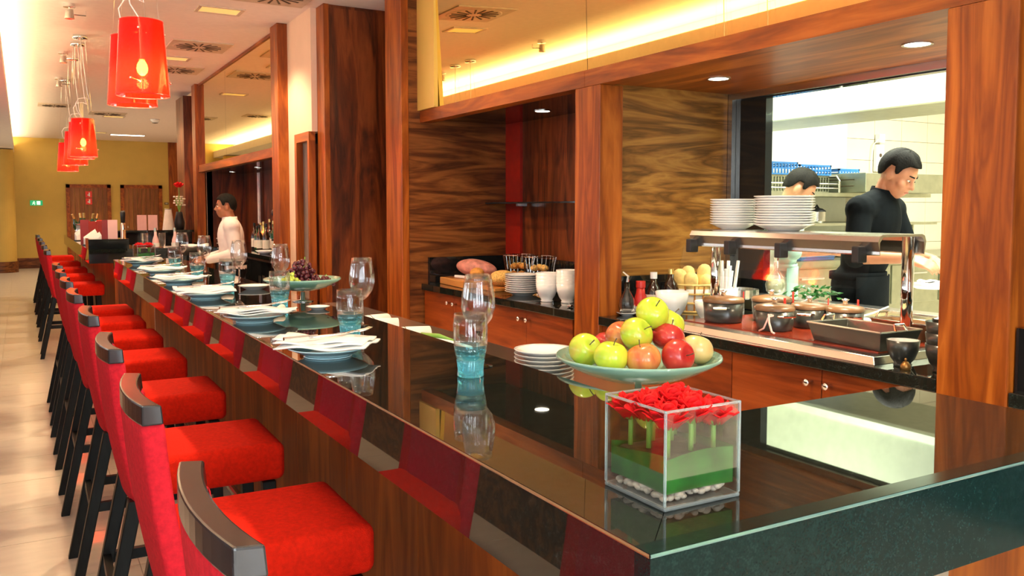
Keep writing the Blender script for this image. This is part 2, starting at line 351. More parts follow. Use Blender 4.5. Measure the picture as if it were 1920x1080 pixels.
# bulkhead with light cove along the left
bk = MB(); poly = [(-5.0,2.92),(-0.115,2.92),(-0.115,3.09),(-0.135,3.09),(-0.135,2.95),(-0.66,2.95),(-0.66,CEIL-0.002),(-5.0,CEIL-0.002)]
bk.prism(poly, 1, -3.5, 25.0); struct(bk.build('trim_1', M_bulk))
struct(MB().lathe([(0.0,0.0),(0.30,0.0),(0.30,2.90),(0.0,2.90)], 40, (-0.42,23.7,0)).build('wall_column', M_ochre, smooth=False))
struct(MB().lathe([(0.30,0.0),(0.325,0.0),(0.325,0.26),(0.30,0.26)], 40, (-0.42,23.7,0)).build('baseboard_column', M_woodx))
# walls
sbox('wall_back', M_ochre, -5.0, 7.2, 25.0, 25.2, 0, CEIL)
sbox('baseboard_back', M_woodx, -0.6, 1.0, 24.975, 25.0, 0, 0.26)
wl = sbox('wall_left', M_bulk, -5.2, -5.0, -3.5, 25.2, 0, CEIL)
wf = sbox('wall_front', M_bulk, -5.0, 7.2, -3.7, -3.5, 0, CEIL)
def window(n, c, axis, w, h):
    e = sempty('window_%d' % n, c)
    fr = MB(); t = 0.05
    for a in (-w/2, -t/2, w/2-t):
        (fr.box(-0.03,0.03,a,a+t,-h/2,h/2) if axis == 0 else fr.box(a,a+t,-0.03,0.03,-h/2,h/2))
    for z in (-h/2, h/2-t):
        (fr.box(-0.03,0.03,-w/2,w/2,z,z+t) if axis == 0 else fr.box(-w/2,w/2,-0.03,0.03,z,z+t))
    fr.build('window_frame', M_white, e)
    for s in (-1, 1):
        a0, a1 = sorted((s*0.03, s*(w/2-t)))
        (MB().box(-0.005,0.0,a0,a1,-h/2+t,h/2-t) if axis == 0 else MB().box(a0,a1,-0.005,0.0,-h/2+t,h/2-t)).build('pane', M_win, e)
    return e
for k, y in enumerate(WIN_Y): window(k+1, (-4.97, y, 1.55), 0, 1.0, 2.3)
for k, x in enumerate(WIN_X): window(7+k, (x, -3.47, 1.5), 1, 0.42, 2.6)
# doors in the back wall
for n, (x0, x1) in enumerate(((1.01, 2.06), (2.29, 3.32))):
    e = sempty('door_%d' % (n+1), ((x0+x1)/2, 25.0, 0))
    box('door_frame', M_woody, x0, x0+0.09, 24.94, 25.0, 0, 2.14, e); box('door_frame', M_woody, x1-0.09, x1, 24.94, 25.0, 0, 2.14, e)
    box('door_frame', M_woody, x0, x1, 24.94, 25.0, 2.05, 2.14, e)
    w = (x1-x0-0.18)/8
    for k in range(8): box('plank', M_door, x0+0.09+k*w+0.004, x0+0.09+(k+1)*w-0.004, 24.97, 24.995, 0, 2.05, e)
    box('door_handle', M_chrome, x0+0.14, x0+0.18, 24.93, 24.97, 1.0, 1.05, e)
sbox('trim_2', M_woodv, 3.50, 3.78, 24.95, 25.0, 0, CEIL)
sbox('wall_far_right', M_peach, 3.8, 4.0, 14.9, 25.0, 0, CEIL)
sbox('wall_far_return', M_peach, 2.35, 3.8, 14.9, 15.0, 0, CEIL)
# far right wall: fins, tinted mirror, wooden lintel, back-bar niche
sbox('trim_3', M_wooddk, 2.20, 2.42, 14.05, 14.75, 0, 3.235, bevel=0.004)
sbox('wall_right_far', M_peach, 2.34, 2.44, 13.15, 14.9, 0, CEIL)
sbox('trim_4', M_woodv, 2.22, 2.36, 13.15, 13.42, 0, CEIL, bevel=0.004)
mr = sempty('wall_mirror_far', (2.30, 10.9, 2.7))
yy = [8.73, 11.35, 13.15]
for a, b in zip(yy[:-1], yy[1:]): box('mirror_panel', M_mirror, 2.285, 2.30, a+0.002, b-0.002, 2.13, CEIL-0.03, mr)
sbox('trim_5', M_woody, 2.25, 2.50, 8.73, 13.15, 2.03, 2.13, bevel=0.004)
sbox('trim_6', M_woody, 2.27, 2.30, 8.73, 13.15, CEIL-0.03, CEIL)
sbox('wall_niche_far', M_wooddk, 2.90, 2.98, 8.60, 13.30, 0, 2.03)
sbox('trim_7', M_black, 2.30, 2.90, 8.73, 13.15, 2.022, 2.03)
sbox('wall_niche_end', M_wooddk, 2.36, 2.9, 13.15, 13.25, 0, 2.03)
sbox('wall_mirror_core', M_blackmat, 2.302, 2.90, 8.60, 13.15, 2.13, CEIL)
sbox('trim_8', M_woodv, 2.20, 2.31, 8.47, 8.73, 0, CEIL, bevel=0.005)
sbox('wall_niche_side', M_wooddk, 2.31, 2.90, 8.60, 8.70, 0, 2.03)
sbox('wall_right_mid', M_peach, 2.30, 2.40, 8.15, 8.47, 0, CEIL)
sbox('wall_right_over_door', M_peach, 2.30, 2.40, 7.69, 8.15, 2.20, CEIL)
e = sempty('door_3', (2.30, 7.78, 0))
box('door_frame', M_woodv, 2.27, 2.33, 8.09, 8.16, 0, 2.20, e); box('door_frame', M_woody, 2.27, 2.33, 7.69, 8.09, 2.12, 2.20, e)
box('door_frame', M_woodv, 2.27, 2.33, 7.69, 7.74, 0, 2.12, e)
box('door_leaf', M_wooddk, 2.40, 3.10, 8.08, 8.13, 0, 2.12, e)
for z in (0.55, 1.35): box('hinge', M_chrome, 2.385, 2.40, 8.06, 8.09, z, z+0.12, e)
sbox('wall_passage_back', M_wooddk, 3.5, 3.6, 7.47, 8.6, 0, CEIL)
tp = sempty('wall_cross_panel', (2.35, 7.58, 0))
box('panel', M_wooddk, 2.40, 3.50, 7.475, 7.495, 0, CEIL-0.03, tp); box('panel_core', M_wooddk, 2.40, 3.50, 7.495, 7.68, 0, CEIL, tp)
box('panel_edge', M_woodv, 2.35, 2.40, 7.47, 7.685, 0, CEIL, tp, bevel=0.004)
# partition before the buffet
pt = sempty('wall_partition', (2.70, 6.73, 0))
box('panel', M_woodx, 2.767, 3.733, 6.567, 6.90, 0, CEIL, pt); box('panel_edge', M_woodv, 2.70, 2.767, 6.56, 6.905, 0, CEIL, pt, bevel=0.006)
# buffet front: pillars, lintel, mirror above
BX = 2.867
YEND = -2.0
sbox('trim_9', M_woodv, BX, BX+0.167, 4.033, 4.283, 0, 2.208, bevel=0.006)
sbox('trim_10', M_woodv, BX, BX+0.167, 1.667, 1.925, 0, 2.208, bevel=0.006)
lt = sempty('trim_11', (BX, 2.3, 2.208)); SPL = ((YEND, 1.667), (1.667, 4.183), (4.183, 6.567))
for a, b in SPL: box('lintel_board', M_woody, BX, BX+0.10, a+0.001, b-0.001, 2.208, 2.303, lt)
mn = sempty('wall_mirror_near', (BX+0.03, 2.3, 2.307))
box('side_strip', M_goldpanel, BX-0.022, BX+0.012, 6.235, 6.565, 2.304, CEIL, mn)
MT = 0.03
for a, b in SPL:
    MB().hexa([(BX+0.020,a+.002,2.306),(BX+0.05,a+.002,2.306),(BX+0.05,b-.002,2.306),(BX+0.020,b-.002,2.306)],
              [(BX+0.020-MT,a+.002,CEIL),(BX+0.05-MT,a+.002,CEIL),(BX+0.05-MT,b-.002,CEIL),(BX+0.020-MT,b-.002,CEIL)]).build('mirror_panel', M_mirror, mn, world=True)
sbox('wall_over_niche', M_blackmat, BX+0.10, 4.05, YEND, 6.567, 2.315, CEIL)
sf = sempty('trim_12', (3.4, 2.3, 2.233))
box('soffit_board', M_woody, BX+0.10, 3.967, YEND, 4.15, 2.233, 2.308, sf)
box('soffit_board', M_black, BX+0.10, 3.83, 4.283, 6.567, 2.233, 2.308, sf)
box('soffit_board', M_black, BX+0.10, 3.967, 4.15, 4.283, 2.233, 2.308, sf)
# left niche
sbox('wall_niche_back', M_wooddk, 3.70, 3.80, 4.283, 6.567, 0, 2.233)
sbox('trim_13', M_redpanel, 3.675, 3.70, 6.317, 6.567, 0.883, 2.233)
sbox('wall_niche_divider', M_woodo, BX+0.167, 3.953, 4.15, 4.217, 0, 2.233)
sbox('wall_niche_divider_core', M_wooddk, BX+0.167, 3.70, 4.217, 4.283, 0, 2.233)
# pass opening to the kitchen
sbox('trim_14', M_steel, 3.955, 3.99, YEND, 4.15, 2.192, 2.233)
sbox('trim_15', M_steel, 3.955, 3.99, 4.113, 4.15, 0.883, 2.192)
sbox('wall_pass_reveal', M_black, 3.992, 4.05, 3.86, 4.30, 0, 2.24)
sbox('wall_pass_header', M_black, 3.992, 4.05, YEND, 3.86, 2.185, 2.24)
sbox('wall_pass_sill', M_black, 3.992, 4.05, YEND, 3.86, 0, 0.883)
sbox('wall_niche_right', M_woodo, 3.833, 3.953, YEND, 1.617, 0.883, 2.233)
# kitchen shell
sbox('wall_kitchen_left', M_kwhite, 4.05, 4.10, 4.30, 5.97, 0, 3.2)
kf = sbox('wall_kitchen_far', M_grout, 4.05, 10.2, 6.0, 6.08, 0, 3.2)
sbox('wall_kitchen_right', M_tile, 10.1, 10.2, -2.4, 5.99, 0, 3.2)
sbox('wall_kitchen_front', M_tile, 4.05, 10.2, -2.5, -2.4, 0, 3.2)
sbox('ceiling_kitchen', M_kwhite, 4.055, 10.2, -2.5, 6.08, 3.2, 3.25)
kt = None
for j in range(13):
    for i in range(6):
        x, z = 7.33+0.437*i, 0.60+0.2165*j
        if z > 3.1: continue
        if kt is None: kt = MB().box(-0.216,0.216,-0.008,0,-0.106,0.106).build('tile', M_tile, kf); o = kt
        else: o = share(kt, 'tile', (0,0,0), parent=kf)
        o.location = Vector((x+0.2185, 6.0, z))-kf.location
box('wall_panel', M_kwhite, 4.11, 7.33, 5.98, 6.0, 0.0, 3.2, kf)
# extractor hood
hd = thing('extractor_hood', 'long stainless steel extractor hood across the top of the kitchen hatch', 'hood', (5.6, 2.0, 2.20))
MB().prism([(5.18,2.245),(5.20,2.245),(4.95,3.19),(4.93,3.19)], 1, -1.2, 5.9).build('front_panel', M_hood, hd, world=True)
MB().prism([(5.16,2.195),(5.24,2.195),(5.24,2.245),(5.16,2.245)], 1, -1.2, 5.9).build('gutter_lip', M_hood, hd, world=True)
MB().box(5.24,6.05,-1.2,5.9,2.215,2.235).build('filter_panel', M_steelm, hd, world=True)
# ceiling fittings
def vent(x, y, label, w=0.62):
    e = thing('ceiling_vent', label, 'air vent', (x, y, CEIL), 0, 'swirl vents in the ceiling')
    MB().box(-w/2,w/2,-w/2,w/2,-0.012,0.0).build('vent_plate', M_grille, e)
    MB().lathe([(0,-0.016),(w*0.42,-0.016),(w*0.44,-0.012),(0,-0.012)], 28).build('vent_disc', M_grille, e)
    for k in range(16):
        a = 2*PI*k/16
        q = MB().box(w*0.12,w*0.38,-0.011,0.011,-0.021,-0.0165).move(lambda v: Vector((v.x*math.cos(a)-v.y*math.sin(a)*(0.4+v.x*2.6/w*0.5), v.x*math.sin(a)+v.y*math.cos(a)*(0.4+v.x*2.6/w*0.5), v.z)))
        q.build('slot', M_ventdk, e)
vent(1.917, 7.40, 'square swirl vent at the top edge of the photo near the tall panel')
vent(1.76, 10.09, 'square swirl vent in the ceiling to the right of the near red pendants')
vent(1.78, 11.9, 'square swirl vent just behind the second flat ceiling lamp')
vent(1.47, 18.0, 'square swirl vent far back above the rear wall')
vent(0.55, 17.0, 'square swirl vent above the far group of red pendants', 0.5)
def ceil_lamp(x, y, label, power):
    e = thing('ceiling_lamp', label, 'ceiling lamp', (x, y, CEIL), 0, 'flat recessed ceiling lamps')
    MB().box(-0.20,0.20,-0.14,-0.11,-0.012,0.0).box(-0.20,0.20,0.11,0.14,-0.012,0.0).box(-0.20,-0.17,-0.11,0.11,-0.012,0.0).box(0.17,0.20,-0.11,0.11,-0.012,0.0).build('lamp_frame', M_grille, e)
    MB().box(-0.17,0.17,-0.11,0.11,-0.006,0.0).build('lamp_glass', M_lampglass, e)
    spot('ceiling_lamp_light', (x, y, CEIL-0.03), power, (1.0, 0.74, 0.46), 118, 0.5, 0.06)
for k, y in enumerate(LAMP_Y):
    lb = {3: 'flat rectangular ceiling lamp nearest the camera at the top left', 4: 'second flat rectangular ceiling lamp behind the near red pendants',
          5: 'flat ceiling lamp beside the dark wooden fin'}.get(k, 'flat recessed ceiling lamp %s along the row by the right wall' % ORD[k])
    ceil_lamp(1.615, y, lb, 190)
sd = thing('smoke_detector', 'small white dome smoke detector on the ceiling before the back wall', 'detector', (2.39, 18.7, CEIL))
MB().lathe([(0,0),(0.09,0),(0.09,-0.03),(0.05,-0.07),(0,-0.075)], 20).build('dome', M_white, sd, smooth=True)
MB().lathe([(0.05,-0.07),(0.055,-0.075),(0,-0.085)], 16).build('sensor', M_ventdk, sd)
cl = thing('linear_lamp', 'lit linear ceiling lamp in front of the back wall', 'ceiling lamp', (2.3, 22.9, CEIL))
MB().box(-0.40,0.40,-0.10,0.10,-0.012,0).build('lamp_frame', M_grille, cl); MB().box(-0.37,0.37,-0.07,0.07,-0.018,-0.012).build('lamp_glass', M_spotglow, cl)
def downlight(x, y, z, label, power, rad=0.035, group='small recessed downlights', size=95, col=(1,0.86,0.60), glow=True):
    e = thing('downlight', label, 'downlight', (x, y, z), 0, group)
    MB().lathe([(rad,0),(rad+0.012,0),(rad+0.012,-0.006),(rad,-0.004)], 20, closed=True).build('rim', M_steel, e)
    MB().lathe([(0,-0.001),(rad,-0.001),(rad,0.0),(0,0.0)], 20).build('lens', M_spotglow, e)
    spot('downlight_light', (x, y, z-0.02), power, col, size, 0.7, 0.03)
downlight(3.413, 5.533, 2.233, 'downlight in the black soffit over the bread counter', 7, 0.055)
downlight(3.43, 3.677, 2.233, 'left downlight in the wooden soffit over the hot buffet', 30, 0.055)
downlight(3.483, 2.477, 2.233, 'right downlight in the wooden soffit over the hot buffet', 30, 0.055)
downlight(2.60, 9.6, 2.022, 'nearest downlight above the back bar', 6)
downlight(2.60, 11.0, 2.022, 'middle downlight above the back bar', 6)
downlight(2.60, 12.5, 2.022, 'furthest downlight above the back bar', 6)
# pendants
def pendant(x, y, zb, label, power=22):
    e = thing('pendant_lamp', label, 'pendant lamp', (x, y, zb), 0, 'red pendant lamps over the bar stools')
    n = 40; h = 0.39; r0, r1 = 0.134, 0.108
    MB().grid(lambda u, v: ((r0+(r1-r0)*v)*math.cos(2*PI*u), (r0+(r1-r0)*v)*math.sin(2*PI*u), h*v), n, 6, True).build('shade', M_shade, e, smooth=True)
    MB().tube([(r0*math.cos(2*PI*k/32), r0*math.sin(2*PI*k/32), 0) for k in range(33)], 0.0022, 5, False).build('rim', M_redp, e)
    MB().tube([(r1*math.cos(2*PI*k/32), r1*math.sin(2*PI*k/32), h) for k in range(33)], 0.0022, 5, False).build('rim', M_redp, e)
    for zz, off in ((0.075, 0), (0.335, 0.3)):
        rr = r0+(r1-r0)*zz/h
        for k in range(3):
            a = off+2*PI*k/3; d = Vector((math.cos(a), math.sin(a), 0))
            MB().tube([d*0.02+Vector((0,0,zz)), d*(rr+0.012)+Vector((0,0,zz))], 0.0022, 6).build('spoke', M_chrome, e)
            MB().ell(d*(rr+0.012)+Vector((0,0,zz)), (0.007,0.007,0.007)).build('spoke_knob', M_chrome, e, smooth=True)
    MB().lathe([(0,0.19),(0.018,0.19),(0.018,0.25),(0.008,0.26),(0.006,h-0.03),(0,h-0.03)], 14).build('lamp_holder', M_white, e)
    MB().lathe([(0,0.105),(0.012,0.108),(0.024,0.122),(0.029,0.142),(0.025,0.165),(0.014,0.185),(0,0.19)], 16).build('bulb', M_bulb, e, smooth=True)
    MB().tube([(0,0,0.105),(0.001,0,0.03)], 0.002, 6).build('lower_rod', M_chrome, e)
    top = CEIL-zb
    for k in range(3):
        a = 0.5+2*PI*k/3
        MB().tube([(r1*math.cos(a), r1*math.sin(a), h),(0.05*math.cos(a), 0.05*math.sin(a), top-0.02)], 0.0009, 4).build('suspension_wire', M_chrome, e)
    pts = [(0,0,h-0.03),(-0.01,0.01,h+0.02),(-0.05,0.02,h+0.09),(-0.06,0.02,h+0.16),(-0.03,0.01,h+0.21),(0.03,-0.01,h+0.22),(0.07,-0.03,h+0.20),(0.05,-0.04,h+0.26),(0.0,0,top-0.02)]
    MB().tube(pts, 0.0035, 6).build('cable', M_white, e, smooth=True)
    MB().lathe([(0,top),(0.07,top),(0.07,top-0.035),(0,top-0.04)], 18).build('ceiling_rose', M_chrome, e, smooth=True)
    l = bpy.data.lights.new('pendant_bulb_light', 'POINT'); l.energy = power; l.color = (1,0.72,0.40); l.shadow_soft_size = 0.03
    o = bpy.data.objects.new('pendant_bulb_light', l); o.location = (x, y, zb+0.14-0.06); COL.objects.link(o)
pendant(0.58, 4.98, 2.10, 'large red pendant lamp nearest the camera with its bulb showing')
pendant(0.58, 5.46, 2.10, 'red pendant lamp half hidden behind the nearest one')
pendant(0.585, 10.1, 2.05, 'largest and lowest-right of the far cluster of red pendants')
pendant(0.585, 10.55, 2.05, 'red pendant directly behind the largest of the far cluster')
pendant(0.585, 11.6, 2.03, 'red pendant in the middle of the far cluster', 16)
pendant(0.585, 13.6, 2.03, 'smallest red pendant at the left end of the far cluster', 16)
def track_lamp(x, y, label):
    e = thing('ceiling_spotlight', label, 'spotlight', (x, y, CEIL), 0, 'small ceiling spotlights left of the pendants')
    MB().lathe([(0,0),(0.05,0),(0.05,-0.03),(0,-0.035)], 16).build('base', M_chrome, e)
    MB().tube([(0,0,-0.03),(0.0,0,-0.09),(0.13,0.0,-0.09),(0.13,0,-0.05)], 0.006, 6).build('bracket', M_chrome, e)
    MB().lathe([(0,-0.05),(0.03,-0.05),(0.04,-0.13),(0,-0.125)], 14).build('lamp_head', M_steel, e)
track_lamp(0.42, 8.6, 'nearest small chrome spotlight on the ceiling beside the cove'); track_lamp(0.47, 11.2, 'second small chrome spotlight on the ceiling beside the cove'); track_lamp(0.50, 13.4, 'furthest small chrome spotlight on the ceiling beside the cove')
# signs on the back wall
ex = thing('exit_sign', 'green running-man exit sign on the ochre back wall', 'exit sign', (0.335, 25.0, 1.59))
MB().box(-0.14,0.14,-0.03,0,0,0.13).build('sign_box', M_greensign, ex, bevel=0.004)
MB().box(0.01,0.09,-0.034,-0.03,0.02,0.11).build('door_symbol', M_signwhite, ex)
MB().ell((-0.05,-0.032,0.10),(0.012,0.003,0.012)).tube([(-0.05,-0.033,0.085),(-0.06,-0.033,0.055),(-0.03,-0.033,0.04),(-0.04,-0.033,0.015)],0.008,6).tube([(-0.06,-0.033,0.055),(-0.09,-0.033,0.03)],0.008,6).tube([(-0.085,-0.033,0.07),(-0.055,-0.033,0.08),(-0.02,-0.033,0.065)],0.006,6).build('running_figure', M_signwhite, ex)
for z, lb in ((1.80, 'upper red fire sign on the left back door'), (1.62, 'lower red fire sign on the left back door')):
    e = thing('fire_sign', lb, 'sign', (1.535, 24.965, z), 0, 'red fire signs on the back door')
    MB().box(-0.075,0.075,-0.006,0,0,0.16).build('sign_plate', M_redsign, e)
    MB().box(0.0,0.03,-0.008,-0.006,0.03,0.13).box(-0.03,0.0,-0.008,-0.006,0.05,0.08).build('symbol', M_signw, e)
th_ = thing('thermostat', 'small dark thermostat on the back wall beside the right door', 'thermostat', (3.43, 25.0, 1.62))
MB().box(-0.05,0.05,-0.02,0,0,0.06).build('case', M_ventdk, th_, bevel=0.004); MB().box(-0.03,0.03,-0.024,-0.02,0.02,0.045).build('display', M_steelm, th_)
for z in (1.98, 1.80):
    e = thing('wall_sign', 'small red and white notice in the open doorway, %s of the two' % ('upper' if z > 1.9 else 'lower'), 'sign', (2.60, 8.075, z), 0, 'notices in the doorway')
    MB().box(-0.06,0.06,-0.006,0,0,0.12).build('sign_plate', M_redsign, e); MB().lathe([(0,-0.0),(0.038,0.0),(0.038,0.003),(0,0.003)], 18).move(lambda v: Vector((v.x, -0.006-v.z, 0.06+v.y))).build('symbol', M_signw, e)
# ================================================================== BAR
ZB = 1.10; FX = 0.622; IX = 1.108; YN = 0.768; YR = 1.24; YF = 7.48
bw = thing('bar_worktop', 'long polished black granite bar top with a deep apron and corner return', 'worktop', ((FX+IX)/2, 4.0, ZB))
T = 0.03
MB().prism([(FX+0.03,YN+0.03),(IX,YR),(IX,YF),(FX+0.03,YF)], 2, ZB-T, ZB).build('main_slab', M_granite, bw, world=True)
MB().prism([(FX+0.0315,YN+0.03),(1.719,YN+0.03),(1.719,YR),(IX+0.0015,YR)], 2, ZB-T, ZB).build('return_slab', M_granite, bw, world=True)
box('front_apron', M_granite, FX, FX+0.03, YN+0.03, YF, 0.96, ZB, bw); box('end_apron', M_graned, FX, 1.719, YN, YN+0.03, 0.96, ZB, bw)
box('back_apron', M_granite, IX-0.03, IX, YR, YF, 0.99, ZB-T-0.001, bw); box('far_apron', M_graned, FX+0.03, IX-0.03, YF-0.03, YF, 0.96, ZB-T-0.001, bw)
MB().tube([(FX+0.001,YN+0.002,ZB-0.0035),(FX+0.001,YF,ZB-0.0035)], 0.0028, 6).build('edge_line', mat('warm_polished_edge', (0.42,0.22,0.10), 0.12, 0.5), bw, world=True)
MB().tube([(FX,YN+0.001,ZB-0.003),(1.719,YN+0.001,ZB-0.003)], 0.0026, 6).build('edge_line', mat('teal_edge_glint', (0.20,0.40,0.38), 0.12, 0.5), bw, world=True)  # bright teal glint along the end edge, put in as a thin coloured tube
box('side_apron', M_graned, 1.719-0.03, 1.719, YN+0.03, YR, 0.96, ZB-T, bw); box('inner_apron', M_granite, IX, 1.689, YR-0.03, YR, 0.96, ZB-T, bw)
bb = thing('bar_cabinet', 'walnut panelled base under the black bar top', 'bar cabinet', (0.98, 4.0, 0))
PX = 0.90
n = 11
for k in range(n):
    a = YN+0.16+(YF-0.15-YN-0.16)*k/n; b = YN+0.16+(YF-0.15-YN-0.16)*(k+1)/n
    box('front_panel', M_woodv, PX, PX+0.025, a+0.0015, b-0.0015, 0.10, ZB-T-0.002, bb)
for a, b in ((PX+0.03,1.32),(1.32,1.68)): box('end_panel', M_woodv, a+0.001, b-0.001, YN+0.16, YN+0.185, 0.10, ZB-T-0.002, bb)
box('carcass', M_wooddk, PX+0.026, IX-0.032, YN+0.19, YF-0.15, 0.10, ZB-T-0.002, bb); box('plinth', M_black, PX+0.04, IX-0.05, YN+0.2, YF-0.2, 0, 0.10, bb)
box('far_panel', M_kwhite, PX, IX-0.035, YF-0.15, YF-0.125, 0.10, ZB-T-0.002, bb)
MB().tube([(PX-0.10, YN+0.3, 0.22),(PX-0.10, YF-0.3, 0.22)], 0.016, 10).build('foot_rail', M_steel, bb, world=True)
for k in range(7):
    y = YN+0.5+k*1.05; MB().tube([(PX-0.10,y,0.22),(PX+0.005,y,0.22)], 0.009, 8).build('rail_bracket', M_steel, bb, world=True)
box('inner_panel', M_wooddk, IX+0.03, 1.68, YR-0.10, YR-0.075, 0.10, ZB-T-0.002, bb); box('side_panel', M_woodv, 1.655, 1.68, YN+0.19, YR-0.10, 0.10, ZB-T-0.002, bb)
eb = thing('bar_end_shelf', 'pale metal ledge under the right end of the bar', 'shelf', (1.30, YN+0.10, 0.90))
box('ledge', M_kwhite, 0.95, 1.235, YN+0.04, YN+0.16, 0.90, 0.935, eb); box('ledge_lip', M_steel, 0.95, 1.235, YN+0.03, YN+0.04, 0.90, 0.94, eb)
# prep shelf behind the bar
ps = thing('prep_shelf', 'low steel prep shelf behind the bar top', 'shelf', (1.26, 2.9, 0))
box('shelf_top', M_steel, IX+0.002, 1.56, 1.30, 4.6, 0.965, 0.985, ps)
for y in (1.4, 2.9, 4.5): box('leg', M_steel, 1.50, 1.53, y, y+0.03, 0, 0.965, ps)
# ================================================================== STOOLS
def make_stool(label):
    e = thing('bar_stool', label, 'bar stool', (0.46, 2.15, 0), 0, 'red upholstered bar stools along the bar')
    w = 0.205
    # seat cushion, rounded front edge
    def seat(u, v):
        x = -0.20+0.455*u; y = -w+2*w*v
        return (x, y, 0)
    sm = MB().box(-0.19,0.268,-w,w,0.615,0.738)
    sm.build('seat', M_red, e, smooth=True, bevel=0.026, seg=4)
    # curved, slightly raked back: shell outline in plan, bulging to the rear
    def back(u, v, out):
        y = -w+2*w*u; bul = 0.024*(1-(2*u-1)**2); z = 0.60+0.445*v
        xc = -0.160-0.066*v-0.010*math.sin(PI*v); xc -= bul
        return Vector((xc-out, y, z))
    nu, nv = 13, 9
    bm_ = MB(); t = 0.024
    vs_, fs = [], []
    for s in (1, -1):
        for j in range(nv):
            for i in range(nu): vs_.append(tuple(back(i/(nu-1), j/(nv-1), s*t)))
    N = nu*nv
    for j in range(nv-1):
        for i in range(nu-1):
            a = j*nu+i; fs.append((a, a+nu, a+nu+1, a+1)); fs.append((N+a, N+a+1, N+a+nu+1, N+a+nu))
    for j in range(nv-1):
        for i in (0, nu-1): a = j*nu+i; fs.append((a, N+a, N+a+nu, a+nu))
    for i in range(nu-1):
        for j in (0, nv-1): a = j*nu+i; fs.append((a, a+1, N+a+1, N+a))
    bm_.add(vs_, fs).build('backrest', M_redback, e, smooth=True, bevel=0.012, seg=3)
    # inner cushion pad
    pd = MB().grid(lambda u, v: back(0.10+0.80*u, 0.18+0.84*v, -t-0.020*math.sin(PI*u)**0.5*math.sin(PI*min(1,v*0.98+0.02))**0.4 if 0 < u < 1 else -t+0.002), 11, 9)
    pd.build('back_pad', M_crimson, e, smooth=True)
    # dark top rail
    rl = MB(); vs_, fs = [], []
    for i in range(nu):
        u = i/(nu-1); c = back(u, 1.0, 0); y = -w-0.004+(2*w+0.008)*u
        for dx, dz in ((-0.024,-0.004),(0.020,-0.004),(0.016,0.038),(-0.024,0.042)): vs_.append((c.x+dx, y, c.z+dz))
    for i in range(nu-1):
        for k in range(4): fs.append((i*4+k, i*4+(k+1)%4, i*4+4+(k+1)%4, i*4+4+k))
    fs += [(0,1,2,3), tuple((nu-1)*4+k for k in (3,2,1,0))]
    rl.add(vs_, fs).build('top_rail', M_rail, e, bevel=0.004)
    for sy in (-1, 1):
        y = sy*(w-0.026); a, b = 0.021, 0.019
        MB().hexa([(-0.315-b,y-b,0),(-0.315+b,y-b,0),(-0.315+b,y+b,0),(-0.315-b,y+b,0)], [(-0.185-a,y-a,0.615),(-0.185+a,y-a,0.615),(-0.185+a,y+a,0.615),(-0.185-a,y+a,0.615)]).build('rear_leg', M_leg, e, bevel=0.003)
        MB().hexa([(0.235-b,y-b,0),(0.235+b,y-b,0),(0.235+b,y+b,0),(0.235-b,y+b,0)], [(0.215-a,y-a,0.615),(0.215+a,y-a,0.615),(0.215+a,y+a,0.615),(0.215-a,y+a,0.615)]).build('front_leg', M_leg, e, bevel=0.003)
        MB().box(-0.25,0.215,y-0.012,y+0.012,0.30,0.335).build('side_stretcher', M_leg, e)
    MB().box(0.215,0.24,-w+0.03,w-0.03,0.24,0.275).build('footrest', M_steel, e)
    MB().box(-0.262,-0.238,-w+0.03,w-0.03,0.30,0.335).build('rear_stretcher', M_leg, e)
    return e
M_redback = mat('raspberry_back_upholstery', (0.66, 0.016, 0.030), 0.85, var=0.14, vscale=90, bmp=0.5, bscale=420, spec=0.2)
SY = [1.27, 2.145, 2.985, 3.91, 4.86, 5.72, 6.53, 7.35]
FY = [9.92, 11.25, 12.6, 14.1, 15.9]
s0 = make_stool('red bar stool nearest the camera, its dark rail at the bottom edge')
s0.location = (0.462, SY[0], 0)
for k, y in enumerate(SY[1:]):
    dup(s0, (0.462+random.uniform(-.006,.006), y, 0), random.uniform(-0.02,0.02), '%s red bar stool from the camera along the laid bar' % ORD[k+1] if k < 6 else 'last red bar stool of the near row, at the far end of the laid bar')
for k, y in enumerate(FY):
    dup(s0, (0.455, y, 0), random.uniform(-0.02,0.02), ['nearest', 'second', 'third', 'fourth', 'furthest'][k]+' red bar stool of the far row before the black service box')
# ================================================================== GLASSWARE, PLATES, NAPKINS
lw = struct(box('wall_low_partition', M_woodx, -0.78, -0.66, 0.6, 17.0, 0, 1.18))
WG = [(0,0),(0.036,0.0),(0.037,0.002),(0.012,0.007),(0.0045,0.014),(0.004,0.075),(0.006,0.090),(0.020,0.103),(0.036,0.124),(0.0435,0.150),(0.0425,0.180),(0.037,0.212),(0.0335,0.235),
      (0.0325,0.235),(0.036,0.212),(0.0413,0.180),(0.0422,0.150),(0.0345,0.125),(0.018,0.106),(0.0,0.099)]
def wine(loc, label):
    e = thing('wine_glass', label, 'wine glass', loc, 0, 'wine glasses on the bar')
    MB().lathe([(0,0),(0.036,0.0),(0.037,0.002),(0.012,0.007),(0.0,0.009)], 28).build('foot', M_glass, e, smooth=True)
    MB().lathe([(0,0.0095),(0.0065,0.0095),(0.0045,0.016),(0.004,0.075),(0.006,0.090),(0,0.0905)], 14).build('stem', M_glass, e, smooth=True)
    MB().lathe([(0,0.091),(0.0065,0.091)]+WG[7:], 32).build('bowl', M_cup, e, smooth=True)
    return e
